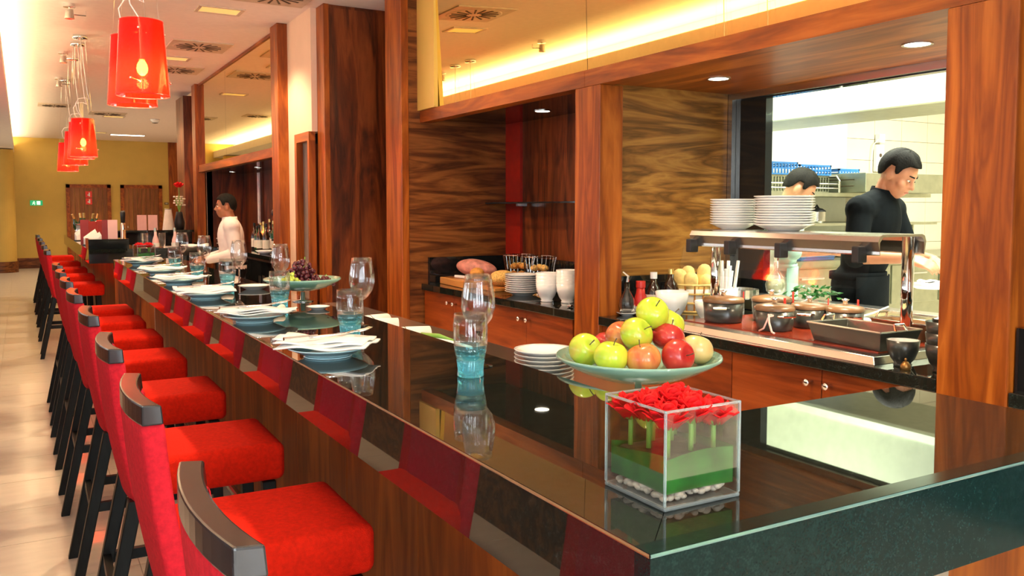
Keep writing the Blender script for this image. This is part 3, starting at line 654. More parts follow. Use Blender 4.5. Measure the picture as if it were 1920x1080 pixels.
def tumbler(loc, label):
    e = thing('tumbler', label, 'tumbler', loc, 0, 'blue based tumblers on the bar')
    MB().lathe([(0,0.0),(0.030,0.0),(0.0325,0.003),(0.031,0.018),(0.034,0.040),(0.033,0.042),(0.029,0.036),(0,0.034)], 28).build('blue_base', M_blue, e, smooth=True)
    MB().lathe([(0.0342,0.0425),(0.038,0.060),(0.0402,0.076),(0.0390,0.076),(0.0366,0.060),(0.0330,0.0425)], 32, closed=True).build('tinted_band', M_cupblue, e, smooth=True)
    MB().lathe([(0.0403,0.0765),(0.0415,0.092),(0.0415,0.125),(0.0395,0.151),(0.0383,0.151),(0.040,0.124),(0.040,0.092),(0.0391,0.0765)], 32, closed=True).build('cup', M_cup, e, smooth=True)
    return e
t0 = tumbler((0.925,1.826,ZB), 'large blue-based water tumbler in front of the fruit bowl, nearest the camera')
w0 = wine((1.00,1.93,ZB), 'tall wine glass behind the nearest tumbler')
glass_spots = [((0.879,2.563),(1.0,2.79)), ((0.896,3.468),(1.06,4.08)), ((0.892,4.465),(0.998,4.69)), ((0.872,5.208),(0.986,5.62)), ((0.868,6.015),(0.98,6.44))]
for k, (a, b) in enumerate(glass_spots):
    nth = ['nearest', 'second', 'third', 'fourth', 'fifth'][k]
    dup(t0, (*a, ZB), 0.3*k, 'blue-based tumbler of the %s place setting' % nth); dup(w0, (*b, ZB), 0.2*k, 'wine glass of the %s place setting' % nth)
PLATE = [(0,0.0),(0.055,0.0),(0.058,0.003),(0.075,0.010),(0.098,0.021),(0.108,0.025),(0.108,0.0275),(0.097,0.0245),(0.072,0.013),(0.055,0.006),(0,0.006)]
def napkin_mesh(L, Wd, seed, th=0.010):
    rnd = random.Random(seed); ph = rnd.uniform(0, 6)
    def lay(u, v, k):
        x = (u-0.5)*L; y = (v-0.5)*Wd*(1-0.15*k)
        z = 0.004+0.0045*k+0.004*math.sin(3*u*PI+ph+k)+0.010*abs(2*u-1)**2*(0.35+0.3*math.sin(ph+k*2))+0.003*math.sin(9*v+ph*2)
        return (x+0.012*k*math.sin(ph), y+0.012*k, z)
    b = MB()
    for k in range(3): b.grid(lambda u, v: lay(u, v, k), 16, 9)
    return b
def fork_mb():
    b = MB(); b.tube([(-0.085,0,0.004),(0.02,0,0.006),(0.045,0,0.010)], [0.0045,0.003,0.004], 6)
    b.box(0.045,0.062,-0.011,0.011,0.009,0.0115)
    for y in (-0.0095,-0.0032,0.0032,0.0095): b.tube([(0.06,y,0.010),(0.085,y,0.013),(0.100,y,0.018)], [0.0022,0.0020,0.0012], 5)
    return b
def knife_mb():
    b = MB(); b.tube([(-0.10,0,0.004),(0.0,0,0.004)], [0.005,0.004], 6); b.box(0.0,0.10,-0.007,0.005,0.0035,0.0048); return b
sets = [(0.715,2.27), (0.71,3.10), (0.71,4.03), (0.72,4.86), (0.735,5.66), (0.74,6.66)]
names = ['nearest', 'second', 'third', 'fourth', 'fifth', 'furthest']
pl0 = None
for k, (x, y) in enumerate(sets):
    nth = names[k]
    lab = 'plate under the folded napkin of the %s place setting' % nth
    if pl0 is None:
        pl0 = thing('plate', lab, 'plate', (x,y,ZB), 0, 'plates laid along the bar'); MB().lathe(PLATE, 36).build('dish', M_plate, pl0, smooth=True)
        MB().lathe([(0.062,-0.0),(0.066,0.001),(0.064,0.004),(0.060,0.003)], 28, closed=True).build('foot_ring', M_plate, pl0, smooth=True)
    else: dup(pl0, (x,y,ZB), 0, lab)
    nk = thing('napkin', 'folded white napkin lying on the plate of the %s place setting' % nth, 'napkin', (x,y,ZB+0.0285), R(-38+8*((k*7)%5)), 'white napkins on the plates')
    napkin_mesh(0.25, 0.15, k).build('folded_cloth', M_linen, nk, smooth=True, solid=0.004)
    fk = thing('fork', 'steel fork lying on the napkin of the %s place setting' % nth, 'fork', (x+0.03,y+0.0,ZB+0.052), R(8), 'forks of the place settings')
    fork_mb().build('fork_body', M_chrome, fk, smooth=True)
    kn = thing('knife', 'steel knife lying beside the fork of the %s place setting' % nth, 'knife', (x-0.02,y+0.03,ZB+0.050), R(12), 'knives of the place settings')
    knife_mb().build('knife_body', M_chrome, kn)
    if k:
        n2 = thing('napkin', 'narrow rolled napkin beside the tumbler of the %s place setting' % nth, 'napkin', (x+0.115,y+0.16,ZB), R(55), 'rolled napkins beside the tumblers')
        MB().tube([(-0.07,0,0.012),(0.0,0,0.013),(0.07,0,0.020)], [0.010,0.012,0.014], 10).build('rolled_cloth', M_linen, n2, smooth=True)
# small plates beside the grape bowl
sp = thing('side_plate', 'small white side plate left of the grape bowl', 'plate', (1.0,4.36,ZB)); MB().lathe([(r*0.72, z*0.8) for r, z in PLATE], 32).build('dish', M_white, sp, smooth=True)
sp2 = dup(sp, (1.02,3.36,ZB), 0, 'small white side plate right of the grape bowl stand', 0.6)
# ------------------------------------------------------------------ fruit bowls
def bowl(loc, rad, label, h, foot=0.045):
    e = thing('fruit_bowl', label, 'fruit bowl', loc)
    MB().lathe([(0,0),(foot,0),(foot,0.004),(0.011,0.008),(0.009,h-0.004),(0,h-0.004)], 24).build('pedestal', M_chrome, e, smooth=True)
    pr = [(rad*t, h+0.058*(rad/0.19)*t**2.2) for t in (0,0.15,0.3,0.45,0.6,0.75,0.88,1.0)]
    MB().lathe(pr+[(r-0.002, z+0.007) for r, z in pr[::-1][:-1]]+[(0,h+0.007)], 48).build('dish', M_frost, e, smooth=True)
    return e
AB = Vector((1.365,1.742,0.985)); bowl(AB, 0.212, 'frosted green glass bowl full of apples on a chrome foot', 0.072, 0.06)
AR = 0.0435
def apple(loc, m, label, rot, s=1.0):
    e = thing('apple', label, 'apple', loc, 0, 'apples in the green glass bowl'); e.rotation_euler = rot
    pr = []
    for k in range(15):
        t = PI*k/14; r = AR*math.sin(t)*(1+0.05*math.cos(t)); z = -AR*0.90*math.cos(t)
        if k > 10: z -= AR*0.30*((k-10)/4)**2.2
        if k < 3: z += AR*0.12*(1-k/3)
        pr.append((0.0 if k in (0, 14) else r*s, z*s))
    MB().lathe(pr, 26).build('flesh', m, e, smooth=True)
    MB().tube([(0,0,AR*0.55*s),(0.001,0,AR*0.85*s),(0.005,0,AR*1.08*s)], [0.0012,0.0012,0.0018], 6).build('stem', M_ventdk, e)
    MB().ell((0,0,-AR*0.80*s),(0.004,0.004,0.002)).build('calyx', M_ventdk, e)
dA = 2.17
def AW(x, y, dd=0.0): return W(x, y, dA+dd)
apples = [((1098,655),M_apgr,'green apple with a russet stalk pit at the left edge of the bowl',(0.9,-0.4,0.2),0.03),
          ((1146,668),M_apg,'green apple second from the left in the front of the bowl',(0.2,0.1,0),-0.05),
          ((1206,672),M_apo,'orange striped apple in the front centre of the bowl',(-0.2,-0.2,0.4),-0.06),
          ((1272,668),M_apr,'dark red apple in the front right of the bowl',(1.3,-0.7,0.3),-0.04),
          ((1306,655),M_apy,'pale peach-coloured apple at the right edge of the bowl',(0.1,0.4,0.5),0.045),
          ((1194,626),M_apgr,'green and yellow apple in the second layer of the heap',(1.0,0.3,0.1),0.0),
          ((1253,632),M_apr,'red apple in the second layer right of the green one',(0.3,0.2,1.0),0.04),
          ((1224,586),M_apg,'yellow-green apple on top of the heap',(0.7,-0.4,0.2),0.05),
          ((1254,606),M_apg,'green apple partly hidden behind the top one',(0.2,0.5,0),0.12),
          ((1166,630),M_apo,'red and orange apple hidden behind on the left of the heap',(0.2,-0.3,0.8),0.08),
          ((1140,648),M_apr,'red apple mostly hidden behind the two left green ones',(0.2,0.1,0.4),0.15)]
for (p, m, lb, rot, dd) in apples: apple(AW(*p, dd), m, lb, rot, 1.0)
GB = Vector((1.05,3.68,ZB)); bowl(GB, 0.165, 'frosted green glass bowl heaped with grapes behind the place settings', 0.045)
def bunch(loc, m, label, n, ext, seed):
    e = thing('grape_bunch', label, 'grapes', loc, 0, 'grapes in the far glass bowl'); rnd = random.Random(seed); g0 = None; pts = []
    for k in range(n*60):
        q = Vector((rnd.uniform(-1,1)*ext[0], rnd.uniform(-1,1)*ext[1], rnd.uniform(0,1)**1.4*ext[2]))
        if (q.x/ext[0])**2+(q.y/ext[1])**2+(q.z/ext[2])**1.2 > 1: continue
        if all((q-p).length > 0.0135 for p in pts): pts.append(q)
        if len(pts) >= n: break
    for q in pts:
        if g0 is None: g0 = MB().ell((0,0,0),(0.0095,0.0095,0.0105),None,10,6).build('grape', m, e, smooth=True); o = g0
        else: o = share(g0, 'grape', (0,0,0), parent=e)
        o.location = q+Vector((0,0,0.010))
    MB().tube([(0,0,0.01),(0.01,0.0,ext[2]*0.7),(0.02,0.01,ext[2]+0.02)], 0.002, 6).build('stalk', M_stem, e)
bunch(GB+Vector((-0.005,0.0,0.058)), M_grape, 'large heap of dark red grapes in the far bowl', 130, (0.080,0.070,0.115), 3)
bunch(GB+Vector((0.075,-0.045,0.066)), M_grape, 'trailing bunch of dark red grapes at the right of the far bowl', 40, (0.05,0.03,0.03), 4)
bunch(GB+Vector((-0.065,-0.045,0.066)), M_grapeg, 'small bunch of yellow-green grapes at the left of the far bowl', 34, (0.042,0.035,0.05), 5)
# ------------------------------------------------------------------ cube vases with red flowers
def rose(parent, r, m, seed):
    rnd = random.Random(seed); b = MB(); b.ell((0,0,0.004),(r*0.45,r*0.45,r*0.5),None,10,6)
    for ring, (nn, rr, hh, tilt) in enumerate(((3,0.38,0.62,0.1),(5,0.62,0.60,0.35),(6,0.85,0.50,0.6),(6,1.0,0.36,0.9))):
        for k in range(nn):
            a = 2*PI*(k+0.5*ring)/nn+rnd.uniform(-.15,.15)
            def pet(u, v):
                sp_ = (u-0.5)*1.9*PI/nn*1.25; wv = math.sin(PI*(0.15+0.7*v))
                rad = r*rr*(0.35+0.65*v)*(1+0.08*math.sin(5*u+seed)); z = -r*0.45+r*(0.45+hh)*v*(1-0.35*tilt*v)+r*0.10*(1-(2*u-1)**2)
                return (rad*math.cos(a+sp_*wv), rad*math.sin(a+sp_*wv), z)
            b.grid(pet, 6, 5)
    return b.build('bloom', m, parent, smooth=True, solid=0.0012)
def cube_vase(loc, s, rz, label, flowers):
    e = thing('cube_vase', label, 'vase', loc, rz); h = s/2; t = 0.0034
    b = MB(); b.box(-h,h,-h,h,0,0.008)
    ring = [(-h,-h),(h,-h),(h,h),(-h,h)]; inn = [(-h+t,-h+t),(h-t,-h+t),(h-t,h-t),(-h+t,h-t)]
    g = MB(); v = [(x,y,0) for x,y in ring]+[(x,y,s) for x,y in ring]+[(x,y,s) for x,y in inn]+[(x,y,0.009) for x,y in inn]
    f = [(0,3,2,1)]+[(i,(i+1)%4,4+(i+1)%4,4+i) for i in range(4)]+[(4+i,4+(i+1)%4,8+(i+1)%4,8+i) for i in range(4)]+[(8+i,8+(i+1)%4,12+(i+1)%4,12+i) for i in range(4)]+[(12,13,14,15)]
    for (x0,x1,y0,y1) in ((-h+t,h-t,-h,-h+t*0.6),(-h+t,h-t,h-t*0.6,h),(-h,-h+t*0.6,-h+t,h-t),(h-t*0.6,h,-h+t,h-t)): MB().box(x0,x1,y0,y1,0.0065,s-0.003).build('glass_pane', M_pane, e)
    for x in (-h, h-t):
        for y in (-h, h-t): MB().box(x,x+t,y,y+t,0.0062,s).build('corner_edge', M_edge, e, bevel=0.001)
    MB().box(-h,h,-h,h,0,0.006).build('thick_base', M_edge, e, bevel=0.002)
    MB().tube([(-h+t/2,-h+t/2,s-0.0015),(h-t/2,-h+t/2,s-0.0015),(h-t/2,h-t/2,s-0.0015),(-h+t/2,h-t/2,s-0.0015),(-h+t/2,-h+t/2,s-0.0015)], 0.002, 6).build('rim', M_edge, e)
    q = h-t-0.002
    pb = MB(); rp = random.Random(5)
    for k in range(170):
        r_ = rp.uniform(0.0045,0.0075); pb.ell((rp.uniform(-q+r_,q-r_), rp.uniform(-q+r_,q-r_), 0.0065+r_*0.7+rp.uniform(0,0.006)), (r_, r_*rp.uniform(0.7,1), r_*0.7), None, 8, 5)
    pb.build('pebbles', M_pebble, e, smooth=True)['kind'] = 'stuff'
    for k, (ax, sg) in enumerate(((1,-1),(0,1),(0,-1),(1,1))):      # broad leaves lining the glass
        def lf(u, v, ax=ax, sg=sg, k=k):
            w_ = (u-0.5)*2*q*0.98; z = 0.020+s*(0.34+0.05*math.sin(2.5*u+k))*v; d = sg*(q-0.002-0.003*math.sin(PI*u))
            return (w_, d, z) if ax == 1 else (d, w_, z)
        MB().grid(lf, 9, 6).build('leaf', M_leaf, e, smooth=True)
    MB().box(-q+0.008,q-0.008,-q+0.008,q-0.008,0.020,s*0.46).build('moss', M_moss, e, bevel=0.006)
    return e
def flower(loc, r, m, label, seed, stem, group):
    e = thing('red_flower', label, 'flower', loc, 0, group); rose(e, r, m, seed)
    MB().tube([(0,0,-stem),(0.002,0.002,-stem*0.5),(0,0,-r*0.4)], 0.0035, 8).build('stem', M_stem, e, smooth=True)
    MB().lathe([(0,-r*0.55),(r*0.35,-r*0.42),(r*0.5,-r*0.15)], 10).build('sepal', M_stem, e, smooth=True)
VS = 0.135; VL = Vector((0.792,0.934,ZB)); VR = 0.0
cube_vase(VL, VS, VR, 'clear glass cube vase of red flowers at the near corner of the bar', 9)
cells = [(-1,-1,'front left'),(0,-1,'front centre'),(1,-1,'front right'),(-1,0,'middle left'),(0,0,'very middle'),(1,0,'middle right'),(-1,1,'back left'),(0,1,'back centre'),(1,1,'back right')]
for k, (i, j, nm) in enumerate(cells):
    q = Vector((i*0.041,j*0.041,0)); q.rotate(Euler((0,0,VR)))
    flower(VL+q+Vector((0,0,VS-0.016+0.010*(i == 0)*(j == 0)+random.uniform(-.004,.004))), 0.033, M_petal, 'red ranunculus bloom at the %s of the near cube vase' % nm, k, 0.055, 'red blooms in the near vase')
VL2 = Vector((0.80,7.05,ZB))
cube_vase(VL2, 0.13, R(8), 'small glass cube vase of red flowers at the far end of the laid bar', 4)
for k, (i, j) in enumerate(((-1,-1),(1,-1),(-1,1),(1,1))):
    flower(VL2+Vector((i*0.032,j*0.032,0.125)), 0.034, M_petal, 'red bloom %s the far cube vase' % ['front left in', 'front right in', 'back left in', 'back right in'][k], 20+k, 0.05, 'red blooms in the far vase')
# ------------------------------------------------------------------ things on the prep shelf behind the bar
for k in range(9):
    o = thing('plate', 'top white plate of the stack behind the bar' if k == 8 else 'white plate lower in the stack behind the bar', 'plate', (1.29,2.08,0.985+0.0115*k), 0, 'stack of plates behind the bar')
    MB().lathe([(r*0.80, z*0.9) for r, z in PLATE], 28).build('dish', M_white, o, smooth=True)
for k, (p, a, lb) in enumerate((((1.30,3.46),20,'left rolled white napkin behind the nearest place setting'), ((1.28,3.33),-12,'right rolled white napkin behind the nearest place setting'), ((1.29,3.03),-5,'white rolled napkin right of the wooden partition edge'))):
    e = thing('rolled_napkin', lb, 'napkin', (*p, 0.985), R(a), 'rolled napkins behind the bar')
    MB().tube([(-0.065,0,0.036),(-0.02,0,0.037),(0.065,0,0.036)], [0.030,0.0305,0.029], 14).build('rolled_cloth', M_linen, e, smooth=True)
    MB().tube([(-0.035,0.0305*math.cos(a_),0.037+0.0305*math.sin(a_)) for a_ in [2*PI*i/16 for i in range(17)]], 0.0015, 5, False).build('tie', M_ventdk, e)
lk = thing('leek', 'green-topped white leek lying behind the nearest tumbler', 'vegetable', (1.27,2.72,0.985), R(-66))
MB().tube([(-0.10,0,0.050),(-0.04,0,0.048),(0.03,0,0.040),(0.12,0,0.030)], [0.016,0.018,0.020,0.019], 12).build('white_shaft', M_white, lk, smooth=True)
MB().ell((-0.105,0,0.052),(0.028,0.022,0.018)).tube([(-0.10,0.0,0.060),(-0.02,0.004,0.066),(0.05,0.006,0.058)], [0.016,0.011,0.003], 8).build('green_leaves', M_stem, lk, smooth=True)
# ================================================================== BUFFET CABINETS AND COUNTERS
CT = 0.883; CXF = 2.892
K = 5/3                                    # dishes and food below are drawn at 60 % and enlarged on their own base
def thing_s(*a, **k): e = thing(*a, **k); e.scale = (K, K, K); return e
def cabinet(y0, y1, label, knob=True):
    e = thing('base_cabinet', label, 'cabinet', (3.33, (y0+y1)/2, 0), 0, 'cherry base cabinets under the buffet')
    ym = (y0+y1)/2
    box('body', M_wooddk, CXF+0.026, 3.65, y0+0.001, y1-0.001, 0.08, 0.831, e); box('plinth', M_black, CXF+0.06, 3.6, y0+0.001, y1-0.001, 0, 0.08, e)
    for a, b, s in ((y0, ym, 1), (ym, y1, -1)):
        d = MB().box(CXF,CXF+0.024,a+0.003,b-0.003,0.085,0.828).build('door', M_woodred, e, world=True, bevel=0.0015)
        ky = ym-s*0.050
        MB().lathe([(0,0),(0.008,0),(0.008,0.027),(0.015,0.03),(0.015,0.043),(0,0.045)], 12).move(lambda v: Vector((CXF-v.z, ky+v.x, 0.770+v.y))-e.location).build('knob', M_chrome, d, smooth=True)
cabinet(5.442, 6.55, 'cherry base cabinet left under the bread counter'); cabinet(4.333, 5.442, 'cherry base cabinet right under the bread counter')
cabinet(2.983, 4.03, 'cherry base cabinet left under the hot buffet'); cabinet(1.933, 2.983, 'cherry base cabinet right under the hot buffet')
cabinet(0.50, 1.66, 'cherry base cabinet beyond the right pillar')
def counter(y0, y1, x1, label, bs):
    e = thing('buffet_worktop', label, 'worktop', (3.25, (y0+y1)/2, 0.833), 0, 'black buffet worktops')
    box('slab', M_granite, 2.870, x1, y0, y1, 0.833, CT, e, bevel=0.003)
    for q in bs: struct(box('trim_splashback', M_black, *q))
    return e
counter(4.286, 6.564, 3.674, 'black granite worktop of the bread counter', [(3.64,3.672,4.286,6.53,CT,1.10), (2.93,3.64,6.53,6.562,CT,1.10), (3.05,3.64,4.288,4.315,CT,1.10)])
counter(1.928, 4.146, 3.985, 'black granite worktop of the hot buffet', [(3.05,3.90,4.113,4.146,CT,1.10)])
counter(0.33, 1.663, 3.83, 'black granite worktop right of the big pillar', [(2.90,3.82,1.625,1.66,CT,1.10)])
gs = thing('glass_shelf', 'thin dark glass shelf across the back of the bread niche', 'shelf', (3.58, 5.5, 1.55))
box('pane', M_black, 3.47, 3.672, 4.29, 6.56, 1.545, 1.557, gs)
for y in (4.6, 6.2): box('bracket', M_chrome, 3.58, 3.672, y, y+0.02, 1.525, 1.545, gs)
# ------------------------------------------------------------------ bread counter
bd = thing_s('bread_board', 'thick beech bread board at the left of the bread counter', 'board', (3.1667,6.2083,CT), R(-4))
MB().box(-0.11,0.085,-0.17,0.16,0,0.034).build('plank', M_board, bd, bevel=0.004)
hm = thing_s('cured_ham', 'reddish cured ham joint on the bread board', 'ham', (3.2167,6.2333,CT+0.0567))
MB().ell((0,0,0.046),(0.08,0.12,0.045),Euler((0.1,0.1,0.4)).to_matrix(),16,10).build('meat', M_ham, hm, smooth=True, sub=1)
MB().ell((0.01,0.03,0.070),(0.045,0.07,0.02),Euler((0.1,0.1,0.4)).to_matrix()).build('fat_cap', M_label, hm, smooth=True)
kf_ = thing_s('carving_knife', 'white-handled carving knife lying on the bread board', 'knife', (3.0583,6.3,CT+0.06), R(100))
MB().box(-0.10,0.0,-0.010,0.010,0,0.014).build('handle', M_white, kf_, bevel=0.004); MB().prism([(0.0,-0.010),(0.14,-0.010),(0.17,0.004),(0.0,0.010)], 2, 0.004, 0.006).build('blade', M_steel, kf_)
lf_ = thing_s('bread_loaf', 'round seeded bread loaf between the board and the small plates', 'bread', (3.2,5.7667,CT+0.0275))
MB().ell((0,0,0.036),(0.062,0.062,0.037),None,20,12).build('crust', M_bread2, lf_, smooth=True)
lb_ = thing_s('loaf_board', 'thin wooden board under the seeded loaf', 'board', (3.1833,5.7667,CT)); MB().box(-0.08,0.075,-0.09,0.085,0,0.016).build('plank', M_board, lb_, bevel=0.003)
lf2 = thing_s('bread_roll', 'brown bread roll beside the ham on the board', 'bread roll', (3.1083,6.0167,CT+0.0575)); MB().ell((0,0,0.030),(0.036,0.032,0.030)).build('crust', M_bread, lf2, smooth=True)
def basket(loc, label):
    e = thing_s('wire_basket', label, 'basket', loc, 0, 'chrome wire bread baskets')
    for zz, rr in ((0.003,0.058),(0.15,0.078)): MB().tube([(rr*math.cos(2*PI*k/28), rr*math.sin(2*PI*k/28), zz) for k in range(29)], 0.0022, 6, False).build('ring', M_chrome, e)
    for k in range(22):
        a = 2*PI*k/22; MB().tube([(0.058*math.cos(a),0.058*math.sin(a),0.003),(0.066*math.cos(a),0.066*math.sin(a),0.08),(0.078*math.cos(a),0.078*math.sin(a),0.15)], 0.0012, 4).build('wire', M_chrome, e)
    MB().lathe([(0,0.001),(0.057,0.001),(0.057,0.004),(0,0.004)], 20).build('base_plate', M_steel, e)
def roll(loc, m, label, group, s=1.0):
    e = thing_s('bread_roll', label, 'bread roll', loc, random.uniform(0,3), group); b = MB().ell((0,0,0.018*s),(0.029*s,0.024*s,0.018*s),None,14,9); b.build('crust', m, e, smooth=True)
    MB().tube([(-0.016*s,0,0.0345*s),(0,0.002,0.0358*s),(0.016*s,0,0.0345*s)], [0.001,0.0028,0.001], 5).build('score', M_baguette, e)
for (bx, by, nm, mm) in ((3.458,5.958,'left',M_bread),(3.475,5.675,'right',M_bread2)):
    basket((bx,by,CT), '%s chrome wire basket of rolls' % nm)
    for k in range(9):
        a = 2*PI*(k % 3)/3+0.5*(k//3); rr = 0.043
        roll((bx+rr*math.cos(a), by+rr*math.sin(a), CT+0.010+0.063*(k//3)), mm, '%s roll in the %s wire basket' % (['bottom layer','middle layer','top layer'][k//3], nm), 'rolls in the %s wire basket' % nm, 0.84)
for k in range(9):
    o = thing_s('saucer', 'top white saucer of the stack on the bread counter' if k == 8 else 'white saucer lower in the stack on the bread counter', 'plate', (3.12,5.3167,CT+0.015*k), 0, 'stack of saucers on the bread counter')
    MB().lathe([(r*0.74, z*0.72) for r, z in PLATE], 28).build('dish', M_white, o, smooth=True)
BOWL = [(0,0),(0.026,0),(0.027,0.006),(0.024,0.010),(0.036,0.026),(0.045,0.050),(0.049,0.082),(0.046,0.082),(0.042,0.050),(0.030,0.024),(0,0.016)]
def bowl_stack(loc, n, label, group, m, s=1.0, step=0.016):
    for k in range(n):
        o = thing_s('bowl', ('top ' if k == n-1 else 'lower ')+label, 'bowl', (loc[0],loc[1],loc[2]+K*step*k), 0, group); MB().lathe([(r*s, z*s) for r, z in BOWL], 28).build('dish', m, o, smooth=True)
bowl_stack((3.0333,4.8583,CT), 4, 'white bowl of the left bowl stack on the bread counter', 'left stack of white bowls', M_white, 0.92, 0.014)
bowl_stack((3.1083,4.725,CT), 5, 'white bowl of the right bowl stack on the bread counter', 'right stack of white bowls', M_white, 0.92, 0.014)
for k, (p, lb) in enumerate((((3.383,5.033),'steel canister behind the left bowl stack'), ((3.367,4.733),'steel canister behind the right bowl stack'))):
    e = thing_s('canister', lb, 'canister', (*p, CT)); MB().lathe([(0,0),(0.045,0),(0.045,0.10),(0.042,0.10),(0.042,0.004),(0,0.004)], 24).build('can', M_steel, e, smooth=False); MB().lathe([(0.045,0.095),(0.047,0.098),(0.047,0.104),(0.042,0.104)], 24).build('rim', M_chrome, e)
    MB().lathe([(0,0.085),(0.041,0.085),(0.041,0.088),(0,0.088)], 20).build('contents', M_label, e)
sn = thing_s('spoon', 'steel spoon lying in front of the right bowl stack', 'spoon', (2.9833,4.5,CT), R(60)); MB().ell((0,0,0.006),(0.020,0.013,0.005)).tube([(0.018,0,0.007),(0.10,0,0.006)], [0.003,0.002], 6).build('spoon_body', M_chrome, sn, smooth=True)
# ------------------------------------------------------------------ hot buffet
st = thing('hot_plate', 'long steel-framed red hot plate under the pots', 'hot plate', (3.2167,2.9167,CT))
MB().hexa([(2.9083,2.2167,CT),(3.545,2.2167,CT),(3.545,3.5,CT),(2.9083,3.5,CT)], [(2.925,2.2333,CT+0.03),(3.545,2.2333,CT+0.03),(3.545,3.5,CT+0.03),(2.925,3.5,CT+0.03)]).build('steel_frame', M_steel, st, world=True, bevel=0.002)
box('hot_surface', M_hot, 3.017, 3.53, 2.283, 3.467, CT+0.0302, CT+0.035, st)
HZ = CT+0.0355
# gantry
gz = 1.392
gt = thing('heated_gantry', 'stainless steel buffet gantry with posts and a glass breath guard', 'gantry', (3.3,3.0,CT))
GX0, GX1, GY0, GY1 = 3.108, 3.408, 2.358, 3.525
MB().prism([(GX0,gz-0.083),(GX0+0.005,gz-0.088),(GX0-0.010,gz-0.030),(GX0+0.003,gz-0.007),(GX0+0.020,gz),(GX1-0.020,gz),(GX1-0.003,gz-0.007),(GX1+0.007,gz-0.030),(GX1-0.003,gz-0.088),(GX1-0.008,gz-0.083),(GX1-0.005,gz-0.033),(GX1-0.023,gz-0.010),(GX0+0.023,gz-0.010),(GX0+0.002,gz-0.033)], 1, GY0, GY1).build('shelf_profile', M_steel, gt, world=True)
for gxp, y in ((3.375, GY0+0.058), (3.217, GY1-0.075)):
    MB().tube([(gxp,y,CT+0.003),(gxp,y,gz-0.010)], 0.0258, 20).build('post', M_chrome, gt, world=True, smooth=True); MB().lathe([(0,0),(0.05,0),(0.05,0.010),(0.028,0.017),(0,0.017)], 20, (gxp,y,CT)).build('post_base', M_steel, gt, world=True)
box('lamp_housing', M_blackmat, 3.225, 3.308, GY0+0.167, GY1-0.233, gz-0.058, gz-0.012, gt)
for y in (2.667, 3.2): spot('gantry_heat_lamp', (3.267, y, gz-0.08), 19, (1.0, 0.80, 0.52), 140, 0.6, 0.05)
q = MB(); gp = [(0,0.0),(1.142,0.0),(1.175,-0.033),(1.175,-0.108),(1.142,-0.142),(0.033,-0.142),(0,-0.108),(0,-0.033)]
q.prism([(GY1+0.033-a, b) for a, b in gp], 0, 0, 0.008)
q.move(lambda v: Vector((GX0-0.017-v.x+(v.z)*0.25, v.y, gz-0.087+v.z))); q.build('breath_guard', M_thing, gt, world=True)
for y in (GY1-0.05, GY1-0.333, GY1-0.667, GY0+0.067): MB().box(GX0-0.047,GX0+0.010,y,y+0.037,gz-0.120,gz-0.050).build('clamp', M_blackmat, gt, world=True, bevel=0.005)
# plates on the gantry
def pstack(x, y, n, nm, s):
    for k in range(n):
        o = thing_s('dinner_plate', ('top' if k == n-1 else 'lower')+' white plate of the %s stack on the gantry' % nm, 'plate', (x,y,gz+0.001+0.0125*k), 0, '%s stack of plates on the gantry' % nm)
        MB().lathe([(r*s, z*0.75) for r, z in PLATE], 30).build('dish', M_white, o, smooth=True)
pstack(3.265, 3.373, 11, 'left', 0.68); pstack(3.265, 3.027, 12, 'right', 0.81)
# sauce bottles, cruets
def bottle_s(*a, **k): e = bottle(*a, **k); e.scale = (K, K, K); return e
def bottle(name, loc, prof, m, label, capm, capz, lab=None, labm=None, cat='bottle', group=None):
    e = thing(name, label, cat, loc, 0, group); MB().lathe(prof, 20).build('glass_body', m, e, smooth=True)
    z0, z1, r = capz; MB().lathe([(0,z0),(r,z0),(r,z1),(0,z1)], 16).build('cap', capm, e)
    if lab: a, b, rr = lab; MB().lathe([(rr,a),(rr+0.0006,a),(rr+0.0006,b),(rr,b)], 24, closed=True).build('label_band', labm or M_label, e)
    return e
SB = [(0,0),(0.026,0),(0.028,0.004),(0.028,0.075),(0.022,0.095),(0.011,0.110),(0.010,0.135),(0,0.135)]
bottle_s('sauce_bottle', (3.2267,3.98,CT), SB, M_bottle, 'dark brown sauce bottle with a white cap, left of the green-labelled one', M_white, (0.125,0.148,0.0125), (0.015,0.070,0.0283))
bottle_s('sauce_bottle', (3.3317,3.95,CT), [(r*1.02, z*1.12) for r, z in SB], M_bottle, 'tall dark sauce bottle with a green and white label', M_foil, (0.14,0.158,0.011), (0.015,0.078,0.0290), M_label)
bottle_s('pepper_bottle', (3.14,3.9917,CT), [(0,0),(0.020,0),(0.021,0.004),(0.021,0.060),(0.016,0.075),(0.014,0.10),(0,0.10)], M_redp, 'small red chilli bottle between the glass cruet and the sauces', M_redp, (0.095,0.118,0.017), (0.01,0.03,0.0213))
cr = thing_s('glass_cruet', 'clear glass cruet with a curved spout standing on a saucer', 'cruet', (3.0417,3.9917,CT+0.02))
MB().lathe([(0,0),(0.026,0),(0.030,0.02),(0.026,0.045),(0.010,0.075),(0.009,0.105),(0.0075,0.105),(0.0085,0.074),(0.024,0.044),(0.027,0.02),(0.022,0.005),(0,0.004)], 20).build('flask', M_glass, cr, smooth=True); MB().tube([(0,0,0.10),(0.004,0,0.125),(-0.012,0.01,0.14)], [0.006,0.005,0.003], 8).build('spout', M_chrome, cr)
ss_ = thing_s('saucer', 'white saucer under the glass cruet', 'plate', (3.0417,3.9917,CT)); MB().lathe([(r*0.34, z*0.4) for r, z in PLATE], 26).build('dish', M_white, ss_, smooth=True)
